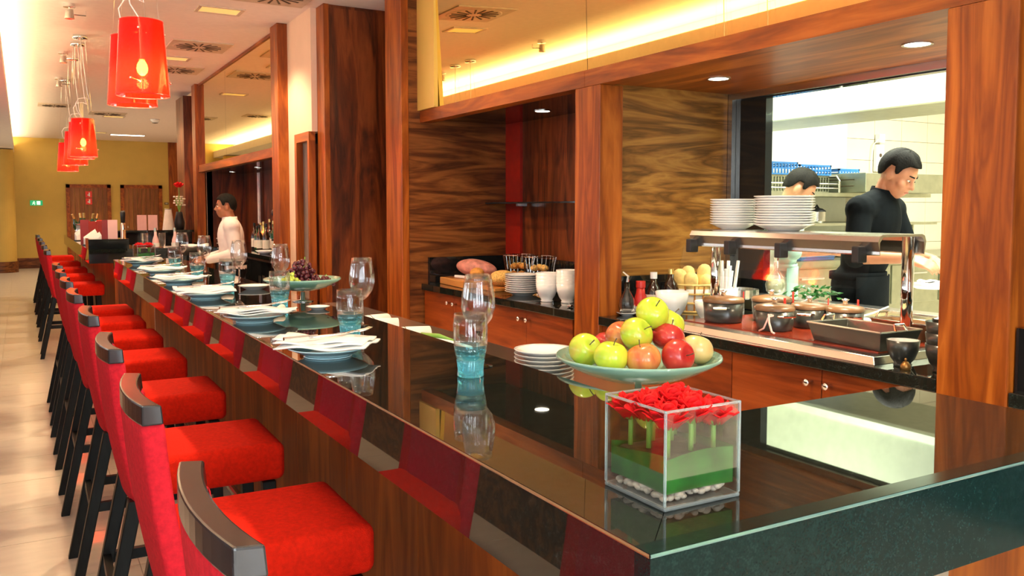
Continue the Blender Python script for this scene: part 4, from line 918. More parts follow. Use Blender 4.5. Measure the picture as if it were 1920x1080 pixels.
# bread basket with baguettes
bk_ = thing_s('bread_basket', 'wicker basket lined with cloth holding baguettes beside the gantry post', 'basket', (3.5167,3.9583,CT))
for zz, rr in ((0.004,0.062),(0.035,0.066),(0.068,0.072),(0.10,0.078)): MB().tube([(rr*math.cos(2*PI*k/24), rr*math.sin(2*PI*k/24), zz) for k in range(25)], 0.004, 6, False).build('hoop', M_baguette, bk_)
for k in range(14):
    a = 2*PI*k/14; MB().tube([(0.060*math.cos(a),0.060*math.sin(a),0.004),(0.078*math.cos(a),0.078*math.sin(a),0.10)], 0.003, 5).build('stake', M_board, bk_)
MB().lathe([(0,0.002),(0.058,0.002),(0.064,0.05),(0.070,0.085),(0.066,0.085),(0.05,0.01),(0,0.008)], 20).build('lining', M_linen, bk_, smooth=True)
for k in range(5):
    a = 2*PI*k/5; e = thing_s('baguette', ['front','right','back','rear left','left'][k]+' baguette standing in the wicker basket', 'bread', (3.517+0.043*math.cos(a),3.958+0.043*math.sin(a),CT+0.017), 0, 'baguettes in the wicker basket')
    MB().cap((0,0,0.025),(0.024*math.cos(a),0.026*math.sin(a),0.135-0.008*k),0.0195,0.026,12).build('crust', M_baguette, e, smooth=True)
# white bowls and dish at the left of the pots
bowl_stack((3.1583,3.7333,CT), 1, 'white bowl in front of the sauce bottles', 'white bowls by the sauces', M_white, 1.15)
bowl_stack((3.2917,3.6,CT), 1, 'white cup beside the nearest dark casserole on the left', 'white bowls by the sauces', M_white, 0.8)
# cup of breadsticks
cp = thing_s('white_crock', 'tall white crock holding pale breadsticks behind the left casserole', 'crock', (3.5,3.675,CT))
MB().lathe([(0,0),(0.038,0),(0.042,0.004),(0.044,0.10),(0.041,0.10),(0.038,0.008),(0,0.008)], 24).build('pot', M_white, cp, smooth=True)
for k in range(11):
    a = 2*PI*k/11; rr = 0.022*(1 if k % 2 else 0.5)
    e = thing_s('breadstick', 'pale breadstick in the white crock', 'breadstick', (3.50+K*rr*math.cos(a), 3.675+K*rr*math.sin(a), CT+0.017), 0, 'breadsticks in the white crock')
    MB().tube([(0,0,0),(rr*0.5*math.cos(a),rr*0.5*math.sin(a),0.08),(rr*1.1*math.cos(a),rr*1.1*math.sin(a),0.165+0.02*math.sin(k*2.3))], 0.0055, 8).build('stick', M_linen, e, smooth=True)
# casseroles
def pot(loc, r, h, label, rz=0.0):
    e = thing_s('casserole', label, 'casserole', loc, rz, 'dark casseroles on the hot plate')
    MB().lathe([(0,0),(r*0.88,0),(r*0.93,0.006),(r,h),(r*0.95,h),(r*0.88,0.010),(0,0.010)], 32).build('pot_body', M_iron, e, smooth=True)
    MB().lathe([(r*1.02,h),(r*1.03,h+0.005),(r*0.96,h+0.013),(r*0.5,h+0.018),(0,h+0.019),(0,h+0.002),(r*0.9,h+0.001)], 32).build('lid', M_ironlid, e, smooth=True)
    MB().lathe([(0,h+0.018),(0.008,h+0.020),(0.006,h+0.028),(0.012,h+0.034),(0,h+0.037)], 12).build('lid_knob', M_chrome, e, smooth=True)
    for s in (-1, 1): MB().tube([(s*r*0.97,-0.022,h*0.78),(s*(r+0.020),-0.018,h*0.80),(s*(r+0.020),0.018,h*0.80),(s*r*0.97,0.022,h*0.78)], 0.004, 6).build('handle', M_chrome, e)
    MB().box(r*0.45,r*0.62,-r*0.95,-r*0.90,h-0.005,h+0.03).build('wooden_tag', M_redp, e)
    return e
pot((3.1417,3.3083,HZ), 0.062, 0.062, 'largest dark casserole at the left end of the hot plate', R(40)); pot((3.3833,3.2083,HZ), 0.060, 0.062, 'dark casserole behind the front two in the middle', R(20))
pot((3.1417,2.9583,HZ), 0.055, 0.058, 'dark casserole with a ribbon tied to its handle', R(75)); pot((3.36,2.94,HZ), 0.052, 0.056, 'brown casserole behind the ribboned one', R(30)); pot((3.4167,2.775,HZ), 0.052, 0.056, 'brown casserole behind the roasting tin', R(60))
rb = thing_s('ribbon', 'pale pink ribbon hanging from the middle casserole', 'ribbon', (3.0417,2.8917,HZ))
MB().tube([(0.012,0,0.048),(-0.004,0.002,0.052),(-0.008,-0.004,0.03),(-0.010,-0.016,0.006),(-0.014,-0.030,0.003)], 0.003, 6).tube([(0.012,0,0.048),(-0.006,0.0,0.046),(-0.010,0.014,0.012),(-0.012,0.030,0.003)], 0.0025, 6).build('strand', M_pinkcard, rb, smooth=True)
def tin(loc, lx, ly, h, label, rz=0, m=M_iron, food=M_fl):
    e = thing_s('roasting_tin', label, 'roasting tin', loc, rz); t = 0.003; o = 0.012
    v = [(-lx+o,-ly+o,0),(lx-o,-ly+o,0),(lx-o,ly-o,0),(-lx+o,ly-o,0),(-lx,-ly,h),(lx,-ly,h),(lx,ly,h),(-lx,ly,h)]
    w_ = [(x*0.965,y*0.965,z) for x,y,z in v[4:]]+[(x*0.955,y*0.955,0.004) for x,y,z in v[:4]]
    f = [(0,3,2,1)]+[(i,(i+1)%4,4+(i+1)%4,4+i) for i in range(4)]+[(4+i,4+(i+1)%4,8+(i+1)%4,8+i) for i in range(4)]+[(8+i,8+(i+1)%4,12+(i+1)%4,12+i) for i in range(4)]+[(12,13,14,15)]
    MB().add(v+w_, f).build('tin_body', m, e, bevel=0.003)
    MB().tube([(-lx,-ly,h),(lx,-ly,h),(lx,ly,h),(-lx,ly,h),(-lx,-ly,h)], 0.0026, 6).build('rolled_rim', M_steel, e)
    MB().box(-lx*0.76,lx*0.76,-ly*0.82,ly*0.82,0.006,h*0.4).build('contents', food, e, bevel=0.004)
    for s in (-1, 1): MB().tube([(-0.02,s*ly,h),(-0.016,s*(ly-0.008),h+0.016),(0.016,s*(ly-0.008),h+0.016),(0.02,s*ly,h)], 0.003, 6).build('handle', M_chrome, e)
    return e
tin((3.1417,2.4583,HZ), 0.072, 0.120, 0.048, 'large dark roasting tin at the right end of the hot plate', R(-4)); tin((3.487,2.48,HZ), 0.042, 0.095, 0.045, 'brown roasting tin behind the large dark one', R(-4), M_ironlid)
# dishes along the back ledge
def dish(loc, r, label, m, food, n=24):
    e = thing_s('serving_dish', label, 'serving dish', loc, 0, 'pale serving dishes along the pass')
    MB().lathe([(0,0),(r*0.7,0),(r,0.030),(r*0.96,0.030),(r*0.66,0.006),(0,0.006)], n).build('dish', m, e, smooth=True); MB().ell((0,0,0.020),(r*0.84,r*0.84,0.018)).build('food', food, e, smooth=True)
    MB().tube([(0,0,0.03),(r*0.8,-r*0.5,0.05),(r*1.25,-r*0.9,0.07)], 0.003, 6).build('spoon_handle', M_linen, e)
dish((3.71,3.4667,CT), 0.070, 'pale dish with herb topping behind the breadstick crock', M_white, M_fl); dish((3.71,2.9667,CT), 0.070, 'pale dish of creamy food in the middle of the pass', M_white, M_fl); dish((3.71,2.6333,CT), 0.070, 'pale dish of yellow food below the chef', M_white, M_baguette); dish((3.71,2.2833,CT), 0.070, 'pale dish with a white spoon beside the right gantry post', M_white, M_linen)
lg = thing('pass_ledge', 'raised steel ledge along the kitchen hatch', 'ledge', (3.92,3.0,CT)); box('ledge_body', M_steel, 3.86, 3.985, 2.0, 4.05, CT, 0.98, lg, bevel=0.003); box('ledge_front', M_steelm, 3.852, 3.86, 2.0, 4.05, CT+0.005, 0.97, lg)
hb = thing_s('herb_bundle', 'loose bundle of fresh green herbs below the glass carafe', 'herbs', (3.92,3.40,0.981)); hb0 = None
for k in range(60):
    a = random.uniform(0,6.28); d = Vector((0.07*math.cos(a)*random.random(), 0.12*math.sin(a)*random.random(), 0))
    if hb0 is None: hb0 = MB().add([(0,-0.008,0),(0.013,0,0.004),(0,0.008,0),(-0.013,0,0.003),(0,0,0.006)], [(0,1,4),(1,2,4),(2,3,4),(3,0,4),(0,3,2,1)]).build('leaf', M_leaf, hb); o = hb0
    else: o = share(hb0, 'leaf', (0,0,0), parent=hb)
    o.location = d+Vector((0,0,0.005+0.05*random.random()*(1-d.length*5))); o.rotation_euler = (random.uniform(-.7,.7), random.uniform(-.7,.7), a)
cf = thing_s('glass_carafe', 'round-bellied clear glass carafe on the kitchen side of the pass', 'carafe', (3.925,3.69,0.981))
MB().lathe([(0,0.0),(0.020,0),(0.034,0.016),(0.038,0.040),(0.030,0.068),(0.010,0.092),(0.009,0.125),(0.0075,0.125),(0.0085,0.091),(0.028,0.066),(0.035,0.040),(0.031,0.018),(0,0.006)], 24).build('flask', M_cup, cf, smooth=True); MB().ell((0,0,0.135),(0.009,0.009,0.012)).build('stopper', M_glass, cf, smooth=True)
MB().lathe([(0,0.008),(0.029,0.018),(0.033,0.040),(0.026,0.060),(0,0.060)], 20).build('oil', mat('pale_oil', (0.80,0.78,0.50), 0.15), cf, smooth=True)
sp_ = thing_s('steel_saucepan', 'shallow steel pan behind the breadstick crock', 'pan', (3.715,3.7833,CT)); MB().lathe([(0,0.052),(0.066,0.052),(0.070,0.056),(0.070,0.085),(0.067,0.085),(0.066,0.058),(0,0.058)], 28).build('pan_body', M_steel, sp_, smooth=False); MB().tube([(0,0,0.0),(0,0,0.053)], 0.02, 10).build('stand', M_white, sp_); MB().tube([(0.0,0.07,0.078),(-0.02,0.14,0.085)], 0.006, 8).build('handle', M_steel, sp_)
# dark bowls at the right pillar
bowl_stack((3,2.1583,CT), 1, 'dark grey bowl with a pale inside standing alone before the stack', 'single dark bowl', M_iron, 0.76)
o = [x for x in COL.objects if x.get('label', '').startswith('top dark grey')][0]; MB().lathe([(r*0.76, z*0.76) for r, z in ((0.045,0.081),(0.0415,0.050),(0.0295,0.0245),(0,0.0165))], 26).build('pale_glaze', M_linen, o, smooth=True)
bowl_stack((3.0167,2,CT), 3, 'dark grey bowl of the stack against the right pillar', 'stack of dark bowls', M_iron, 0.78, 0.026)
nb = thing_s('brass_bell', 'tiny round brass bell between the dark bowls', 'bell', (2.9417,2.1033,CT)); MB().lathe([(0,0),(0.012,0),(0.011,0.010),(0.006,0.018),(0,0.02)], 16).build('dome', M_pot, nb, smooth=True); MB().ell((0,0,0.023),(0.003,0.003,0.004)).build('button', M_pot, nb)
# ================================================================== PEOPLE
def hand(mb, wr, d, nrm, side, curl=0.5):
    d = Vector(d).normalized(); nrm = Vector(nrm); nrm = (nrm-d*nrm.dot(d)).normalized(); w_ = d.cross(nrm)*side; wr = Vector(wr)
    for k in range(4):                                          # palm as four metacarpals
        o = (k-1.5)*0.019; mb.cap(wr+w_*o*0.6+d*0.01, wr+w_*o+d*0.085, 0.016, 0.0125, 8)
    for k, L in enumerate((0.070,0.080,0.075,0.058)):
        o = (1.5-k)*0.020; p = wr+w_*o+d*0.088; r = 0.0088-0.0008*(k == 3)
        d1 = (d+nrm*curl*0.55).normalized(); d2 = (d+nrm*curl*1.5).normalized(); d3 = (d*0.6+nrm*curl*2.2).normalized()
        a = p+d1*L*0.45; b = a+d2*L*0.32; c = b+d3*L*0.25
        mb.cap(p, a, r, r*0.95, 8); mb.cap(a, b, r*0.95, r*0.88, 8); mb.cap(b, c, r*0.88, r*0.75, 8)
    p = wr+w_*0.030+d*0.025; a = p+(w_*0.8+d*0.8+nrm*0.4).normalized()*0.038; b = a+(d+nrm*0.6+w_*0.1).normalized()*0.032
    mb.cap(p, a, 0.012, 0.0105, 8); mb.cap(a, b, 0.0105, 0.0085, 8)
def person(name, label, loc, rotz, J, skin, shirt, trousers, hair, head_tilt, sleeve, apron=None, scale=1.0, head_yaw=0.0):
    e = thing(name, label, 'person', loc, rotz); e.scale = (scale,)*3
    V = {k: Vector(v) for k, v in J.items()}
    hm_ = Euler((-head_tilt, 0, head_yaw), 'ZXY').to_matrix(); hc = V['head']
    def H(x, y, z): return hc+hm_@Vector((x, y, z))
    HK = 0.90 if scale == 1.0 else 1.0
    b = MB()
    b.ell(H(0,-0.010,0.025),(0.076,0.096,0.100),hm_,20,14); b.ell(H(0,0.020,-0.045),(0.060,0.074,0.075),hm_,16,12); b.ell(H(0,0.048,-0.088),(0.030,0.030,0.026),hm_)
    b.cap(H(0,0.080,0.018),H(0,0.104,-0.022),0.009,0.013,8); b.ell(H(0.011,0.094,-0.026),(0.009,0.010,0.007),hm_); b.ell(H(-0.011,0.094,-0.026),(0.009,0.010,0.007),hm_)
    b.cap(H(-0.022,0.078,0.032),H(0.022,0.078,0.032),0.012,0.012,8); b.cap(H(-0.018,0.083,-0.052),H(0.018,0.083,-0.052),0.008,0.008,8); b.cap(H(-0.014,0.081,-0.064),H(0.014,0.081,-0.064),0.008,0.008,8)
    for s in (-1, 1):
        b.ell(H(s*0.077,-0.012,-0.008),(0.010,0.020,0.032),hm_); b.ell(H(s*0.038,0.055,-0.025),(0.028,0.028,0.028),hm_)
    b.move(lambda v: hc+(v-hc)*HK)
    b.cap(hc+(H(0,-0.025,-0.06)-hc)*HK, V['neck'], 0.052, 0.058, 14)
    up = (V['neck']-V['hip']).normalized()
    fw = Vector((0,1,0)); rt = Vector((1,0,0)); tm = Matrix((rt, up.cross(rt).normalized(), up)).transposed()
    ch = V['neck'].lerp(V['hip'], 0.36); wa = V['neck'].lerp(V['hip'], 0.66)
    def torso(m_, k):
        m_.ell(ch,(0.165+k,0.112+k,0.20+k),tm,20,14); m_.ell(wa,(0.148+k,0.108+k,0.17+k),tm,20,14); m_.ell(V['hip'],(0.165+k,0.118+k,0.13+k),tm,20,14)
        m_.cap(V['sh_r'],V['sh_l'],0.066+k,0.066+k,14); m_.cap(V['neck']-up*0.02,V['sh_r'],0.060+k,0.056+k,12); m_.cap(V['neck']-up*0.02,V['sh_l'],0.060+k,0.056+k,12)
    torso(b, 0)
    for s in ('r', 'l'):
        b.cap(V['sh_'+s],V['el_'+s],0.052,0.042,12); b.cap(V['el_'+s],V['wr_'+s],0.041,0.027,12)
        hand(b, V['wr_'+s], V['hd_'+s], V['pn_'+s], 1 if s == 'r' else -1, J.get('curl', (0.5,))[0] if isinstance(J.get('curl', 0.5), tuple) else 0.5)
        x = 0.095 if s == 'r' else -0.095
        kn = Vector((x, 0.02, 0.50)); an = Vector((x, -0.02, 0.08)); b.cap(V['hip']+Vector((x,0,-0.05)), kn, 0.085, 0.058, 12); b.cap(kn, an, 0.056, 0.038, 12); b.cap(an+Vector((0,-0.03,-0.04)), an+Vector((0,0.14,-0.05)), 0.036, 0.030, 10)
    body = b.build('body', skin, e, smooth=True, remesh=0.0065, sm=4)
    t = MB(); torso(t, 0.014)
    for s in ('r', 'l'):
        t.cap(V['sh_'+s],V['el_'+s],0.068,0.060,14)
        if sleeve == 'long': t.cap(V['el_'+s],V['wr_'+s],0.056,0.040,14)
    t.build('shirt', shirt, e, smooth=True, remesh=0.009, sm=4)
    nk_ = V['neck']; cl_ = MB()
    cl_.grid(lambda u, v: nk_+up*(-0.005+0.045*v)+rt*(0.071-0.006*v)*math.cos(2*PI*u)+up.cross(rt)*(0.072-0.004*v)*math.sin(2*PI*u), 24, 3, True); cl_.build('collar', shirt, e, smooth=True, solid=0.006)
    for k in range(4):
        q = ch.lerp(wa, k/3.0)+up.cross(rt)*0.0; f_ = (up.cross(rt)).normalized(); q = q+f_*(0.131-0.003*k)
        MB().ell(q,(0.006,0.006,0.006),None,8,6).build('button', M_steel, e)
    tr = MB(); tr.ell(V['hip']-Vector((0,0,0.02)),(0.180,0.134,0.125),None,18,12)
    for s in (-1, 1):
        x = 0.095*s; kn = Vector((x,0.02,0.50)); an = Vector((x,-0.02,0.10)); tr.cap(V['hip']+Vector((x,0,-0.05)),kn,0.100,0.076,12); tr.cap(kn,an,0.075,0.062,12)
    tr.build('trousers', trousers, e, smooth=True, remesh=0.012, sm=3)
    for s in (-1, 1): MB().cap((s*0.095,-0.06,0.045),(s*0.095,0.13,0.038),0.045,0.038,12).build('shoe', M_blackmat, e, smooth=True)
    if apron is not None:
        MB().grid(lambda u, v: (0.19*(2*u-1), V['hip'].y+0.145-0.06*(2*u-1)**2, 0.42+(V['hip'].z+0.05-0.42)*v), 9, 6).build('apron', apron, e, smooth=True, solid=0.006)
        MB().grid(lambda u, v: (0.185*math.cos(2*PI*u), V['hip'].y+0.140*math.sin(2*PI*u), V['hip'].z+0.03+0.04*v), 28, 3, True).build('waist_tie', apron, e, smooth=True, solid=0.004)
    # hair: a cap following the skull down to the hairline
    hp = MB(); nu, nv = 64, 14
    def hline(y):
        for (y0, z0), (y1, z1) in zip(HL[:-1], HL[1:]):
            if y <= y0 and y >= y1: return z0+(z1-z0)*(y0-y)/(y0-y1)
        return HL[-1][1]
    HL = [(1.01,0.50),(0.70,0.46),(0.48,0.26),(0.36,-0.12),(0.22,-0.10),(0.12,0.20),(-0.22,0.16),(-0.36,-0.30),(-0.55,-0.50),(-1.01,-0.62)]
    def hfn(u, v):
        a = 2*PI*u; p0 = math.asin(max(-0.9, hline(math.sin(a)))); ph = p0+(PI/2-p0)*v; k = 1+0.02*math.sin(7*a+9*v)+0.025*math.sin(PI*v)
        return H(0,-0.012,0.028)+hm_@Vector((math.cos(ph)*math.cos(a)*0.084*k, math.cos(ph)*math.sin(a)*0.104*k, math.sin(ph)*0.111*k))
    hp.grid(hfn, nu, nv, True); hp.move(lambda v: hc+(v-hc)*HK)
    hp.build('hair', hair, e, smooth=True, solid=0.012)
    for s in (-1, 1):
        ey = MB().ell(H(s*0.031,0.077,0.008),(0.010,0.0085,0.0050),hm_).move(lambda v: hc+(v-hc)*HK).build('eye', M_label, e, smooth=True); MB().ell(H(s*0.031,0.0845,0.007),(0.005,0.003,0.0045),hm_).move(lambda v: hc+(v-hc)*HK).build('iris', M_blackmat, ey, smooth=True)
        MB().cap(H(s*0.016,0.089,0.033),H(s*0.046,0.076,0.036),0.0046,0.003,6).move(lambda v: hc+(v-hc)*HK).build('eyebrow', hair, e, smooth=True)
    MB().cap(H(-0.019,0.091,-0.0575),H(0.019,0.091,-0.0575),0.0035,0.0035,6).move(lambda v: hc+(v-hc)*HK).build('lips', mat('lips_'+name+label[:8], (0.45,0.12,0.09), 0.5), e, smooth=True)
    return e
chef = person('person', 'man in a black chef jacket bending over a plate in the kitchen hatch', (4.315,3.345,0), R(-168),
    {'hip': (0,-0.06,1.00), 'neck': (0,0.07,1.49), 'head': (0,0.150,1.600), 'sh_r': (0.185,0.035,1.415), 'sh_l': (-0.185,0.035,1.415),
     'el_r': (0.275,0.06,1.165), 'wr_r': (0.215,0.31,1.165), 'hd_r': (-0.15,0.9,-0.25), 'pn_r': (-0.5,0.0,-0.8), 'el_l': (-0.24,0.12,1.16), 'wr_l': (-0.02,0.34,1.15), 'hd_l': (0.6,0.7,-0.2), 'pn_l': (0.3,0.2,-0.9)},
    M_skin, M_jacket, M_jacket, M_hair, R(32), 'short', M_jacket, 1.058)
bm_ = person('person', 'barman in a pale shirt seen in profile behind the bar', (1.755,8.62,0), R(80),
    {'hip': (0,-0.02,0.93), 'neck': (0,0.0,1.385), 'head': (0,0.040,1.520), 'sh_r': (0.175,-0.01,1.335), 'sh_l': (-0.175,-0.01,1.335),
     'el_r': (0.22,-0.02,1.08), 'wr_r': (0.16,0.22,1.02), 'hd_r': (-0.2,0.9,-0.1), 'pn_r': (-0.6,0,-0.8), 'el_l': (-0.22,-0.04,1.08), 'wr_l': (-0.16,0.20,1.02), 'hd_l': (0.2,0.9,-0.1), 'pn_l': (0.6,0,-0.8)},
    M_skin2, M_shirt, M_jacket, M_hair, R(2), 'long', M_jacket)
asst = person('person', 'kitchen helper in white with a teal apron behind the plate stacks', (4.72,4.39,0), R(-140),
    {'hip': (0,-0.04,0.96), 'neck': (0,0.04,1.40), 'head': (0,0.105,1.515), 'sh_r': (0.17,0.02,1.335), 'sh_l': (-0.17,0.02,1.335),
     'el_r': (0.22,0.08,1.12), 'wr_r': (0.12,0.30,1.12), 'hd_r': (-0.3,0.9,-0.1), 'pn_r': (-0.5,0,-0.8), 'el_l': (-0.22,0.08,1.12), 'wr_l': (-0.12,0.28,1.12), 'hd_l': (0.3,0.9,-0.1), 'pn_l': (0.5,0,-0.8)},
    M_skin, M_apron, M_linen, M_hair, R(38), 'short', M_apron, 1.08)
wp = thing('plate', 'white plate in the hands of the chef', 'plate', W(1742,541,4.55)); MB().lathe([(r*1.25, z*0.9) for r, z in PLATE], 32).build('dish', M_white, wp, smooth=True)
wn = thing('napkin', 'white cloth on the plate held by the chef', 'napkin', W(1744,532,4.55), R(30)); napkin_mesh(0.14, 0.10, 31).build('folded_cloth', M_linen, wn, smooth=True, solid=0.004)
# ================================================================== KITCHEN EQUIPMENT
sh = thing('kitchen_shelf', 'steel wall shelf with a rounded wire end behind the helper', 'shelf', (6.1,5.7,1.61))
box('board', M_steelm, 4.945, 7.8775, 5.405, 5.9685, 1.615, 1.6495, sh); box('back_rail', M_steelm, 4.945, 6.555, 5.9455, 5.9685, 1.6495, 1.799, sh)
for x in (5.175, 6.567): MB().tube([(x,5.428,1.65),(x,5.428,1.755),(x,5.46,1.80),(x,5.89,1.80),(x,5.93,1.755),(x,5.93,1.65)], 0.0115, 8).build('end_hoop', M_steel, sh, world=True)
for z in (1.69, 1.73): MB().tube([(5.175,5.428,z),(6.567,5.428,z)], 0.005, 6).build('front_wire', M_steel, sh, world=True)
sl = thing('lower_shelf', 'lower steel wall shelf carrying the stock pot', 'shelf', (6.8,5.6,1.35)); box('board', M_steelm, 5.8075, 7.82, 5.29, 5.9685, 1.3505, 1.3735, sl)
for x in (5.98, 7.6): box('bracket', M_steelm, x, x+0.02, 5.4, 5.965, 1.27, 1.3505, sl)
def crate(x0, x1, y0, y1, z0, z1, label, m=M_bluepl):
    e = thing('dish_crate', label, 'crate', ((x0+x1)/2,(y0+y1)/2,z0), 0, 'dishwasher crates on the kitchen shelf')
    box('base', m, x0, x1, y0, y1, z0, z0+0.012, e); box('top_rim', m, x0, x1, y0, y0+0.014, z1-0.016, z1, e); box('top_rim', m, x0, x0+0.014, y0, y1, z1-0.016, z1, e); box('top_rim', m, x1-0.014, x1, y0, y1, z1-0.016, z1, e); box('top_rim', m, x0, x1, y1-0.014, y1, z1-0.016, z1, e)
    n = int((x1-x0)/0.035)
    for k in range(n):
        x = x0+0.006+(x1-x0-0.012)*k/max(1, n-1)
        MB().box(x-0.006,x+0.006,y0+0.002,y0+0.012,z0+0.012,z1-0.016).build('slat', m, e, world=True)
    box('mid_band', m, x0, x1, y0+0.003, y0+0.011, (z0+z1)/2-0.006, (z0+z1)/2+0.006, e)
crate(5.52, 6.072, 5.474, 5.911, 1.807, 1.9198, 'blue dishwasher crate at the left of the kitchen shelf'); crate(6.095, 6.509, 5.474, 5.911, 1.807, 1.9025, 'blue dishwasher crate in the middle of the kitchen shelf'); crate(6.67, 6.9575, 5.52, 5.911, 1.8312, 1.8795, 'low blue dishwasher crate resting on the steel oven')
crate(5.244, 6.509, 5.497, 5.911, 1.6506, 1.8059, 'grey dishwasher crate on the shelf behind the helper', M_steelm)
ov = thing('steel_oven', 'boxy stainless oven with a small black display on the kitchen shelf', 'oven', (7.2,5.58,1.651))
box('casing', M_steelm, 6.624, 7.82, 5.1865, 5.934, 1.6518, 1.8289, ov, bevel=0.005); box('display', M_black, 6.877, 7.061, 5.1796, 5.1876, 1.7415, 1.8047, ov); box('vent_slot', M_ventdk, 6.6171, 6.6251, 5.313, 5.773, 1.7645, 1.7726, ov); box('vent_slot', M_ventdk, 6.6171, 6.6251, 5.313, 5.773, 1.707, 1.715, ov)
kw = thing('kitchen_worktop', 'steel kitchen worktop along the far wall of the kitchen', 'worktop', (6.8,5.5,0))
box('top', M_steelm, 4.7725, 9.2, 5.1175, 5.9685, 1.0055, 1.0515, kw); box('body', M_steelm, 4.83, 9.1425, 5.175, 5.9685, 0.1, 1.0055, kw)
for k in range(6): d = box('drawer', M_steelm, 4.86+0.71*k, 5.54+0.71*k, 5.16, 5.175, 0.62, 0.98, kw, bevel=0.003); MB().tube([(5.06+0.71*k,5.145,0.90),(5.34+0.71*k,5.145,0.90)], 0.010, 8).build('handle', M_steel, d, world=True)
by = thing('blue_tray', 'flat navy blue tray on the kitchen worktop', 'tray', (6.05,5.34,1.053)); MB().box(-0.21,0.21,-0.13,0.13,0,0.028).build('tray_base', M_bluetr, by, bevel=0.004); MB().tube([(-0.21,-0.13,0.030),(0.21,-0.13,0.030),(0.21,0.13,0.030),(-0.21,0.13,0.030),(-0.21,-0.13,0.030)], 0.006, 6).build('rim', M_bluetr, by)
bp = thing('stock_pot', 'steel stock pot with a black lid behind the chef', 'pot', (6.46,5.59,1.375))
MB().lathe([(0,0),(0.072,0),(0.078,0.01),(0.078,0.10),(0.074,0.10),(0.072,0.01),(0,0.01)], 28).build('pot_body', M_steel, bp, smooth=False); MB().lathe([(0.082,0.10),(0.082,0.108),(0.05,0.13),(0,0.14),(0,0.104)], 28).build('lid', M_blackmat, bp, smooth=True); MB().tube([(-0.026,0,0.13),(0,0,0.16),(0.026,0,0.13)], 0.009, 8).build('lid_handle', M_blackmat, bp)
so = thing('wall_socket', 'white double wall socket with a hanging cord on the tiled kitchen wall', 'socket', (7.81,5.985,1.89)); MB().box(-0.06,0.06,-0.04,0,0,0.28).build('socket_box', M_white, so, bevel=0.005); MB().box(-0.04,0.04,-0.06,0,0.30,0.39).build('switch', M_white, so, bevel=0.004)
for z in (0.05, 0.14): MB().lathe([(0,0),(0.020,0),(0.020,0.003),(0,0.003)], 14).move(lambda v: Vector((v.x, -0.041-v.z, z+0.03+v.y))).build('outlet', M_ventdk, so)
MB().tube([(-0.03,-0.04,0.34),(-0.10,-0.03,0.28),(-0.115,-0.02,0.13),(-0.11,-0.02,-0.02)], 0.005, 6).build('cord', M_white, so)
kl = thing('tube_lamp', 'bright fluorescent lamp on the kitchen ceiling', 'ceiling lamp', (7.4,3.4,3.198)); MB().box(-0.7,0.7,-1.3,1.3,-0.03,0).build('housing', M_kwhite, kl); MB().box(-0.55,0.55,-1.15,1.15,-0.036,-0.03).build('diffuser', M_kwhite, kl)
rk = thing('plate_rack', 'wire rack of trays on the worktop behind the carafe', 'rack', (6.61,5.58,1.053))
for z in (0.02, 0.07, 0.12, 0.17): MB().box(-0.23,0.23,-0.15,0.15,z,z+0.015).build('tray', M_steel, rk)
for x in (-0.23, 0.23): MB().tube([(x,-0.15,0),(x,-0.15,0.23),(x,0.15,0.23),(x,0.15,0)], 0.008, 6).build('side_frame', M_steel, rk)
# ================================================================== BACK BAR
bbx = thing('back_bar_worktop', 'dark back-bar worktop under the niche behind the barman', 'worktop', (2.52,10.9,0.98)); box('slab', M_granite, 2.16, 2.88, 8.72, 13.14, 0.985, 1.02, bbx)
for k in range(5):
    y0 = 8.72+0.884*k; e = thing('bar_fridge', ['nearest','second','third','fourth','furthest'][k]+' glass-fronted black bar fridge under the back bar', 'fridge', (2.5,y0+0.442,0), 0, 'bar fridges under the back bar')
    box('body', M_black, 2.20, 2.86, y0+0.002, y0+0.880, 0.0, 0.98, e)
    for h_ in (0, 1): d = box('door', M_black, 2.175, 2.198, y0+0.01+0.436*h_, y0+0.436+0.436*h_, 0.08, 0.95, e); MB().box(2.150,2.162,y0+(0.40 if h_ == 0 else 0.46),y0+(0.415 if h_ == 0 else 0.475),0.40,0.80).build('handle', M_chrome, d, world=True)
    box('top_lip', M_steel, 2.165, 2.199, y0+0.002, y0+0.880, 0.955, 0.978, e)
box0 = sbox('trim_16', M_woodv, 2.72, 2.80, 9.55, 9.68, 1.02, 2.022); sbox('trim_17', M_signw, 2.84, 2.86, 12.02, 12.10, 1.30, 2.0)
LQ = [(0,0),(0.036,0),(0.038,0.004),(0.038,0.17),(0.030,0.20),(0.014,0.225),(0.013,0.285),(0,0.285)]
for k, (dx, dy, m, s, nm) in enumerate(((0,0,M_bottle,1.0,'brown'),(0.10,0.05,M_greenb,1.1,'green'),(-0.02,0.22,M_bottle,0.95,'dark'),(0.12,0.30,M_bottle,1.15,'tall dark'),(0.0,0.42,M_greenb,0.9,'short green'),(0.1,0.52,M_foil,1.05,'golden'),(0.02,0.64,M_bottle,1.0,'last brown'),(0.12,0.74,M_label,1.0,'white'))):
    bottle('liquor_bottle', (2.40+dx,9.85+dy,1.02), [(r*s, z*s) for r, z in LQ], m, '%s liquor bottle on the back bar right of the barman' % nm, M_foil if k % 2 else M_blackmat, (0.28*s,0.315*s,0.015), (0.03,0.13*s,0.0384*s), M_label, 'bottle', 'liquor bottles on the back bar')
cm = thing('coffee_machine', 'white and chrome coffee machine partly hidden by the wooden fin', 'coffee machine', (2.46,8.98,1.02))
MB().box(-0.16,0.18,-0.10,0.13,0.20,0.52).build('boiler', M_white, cm, bevel=0.04, seg=4); MB().box(-0.16,0.18,-0.10,0.13,0,0.06).build('drip_tray', M_blackmat, cm, bevel=0.01); MB().box(0.08,0.18,-0.10,0.13,0.06,0.20).build('column', M_chrome, cm)
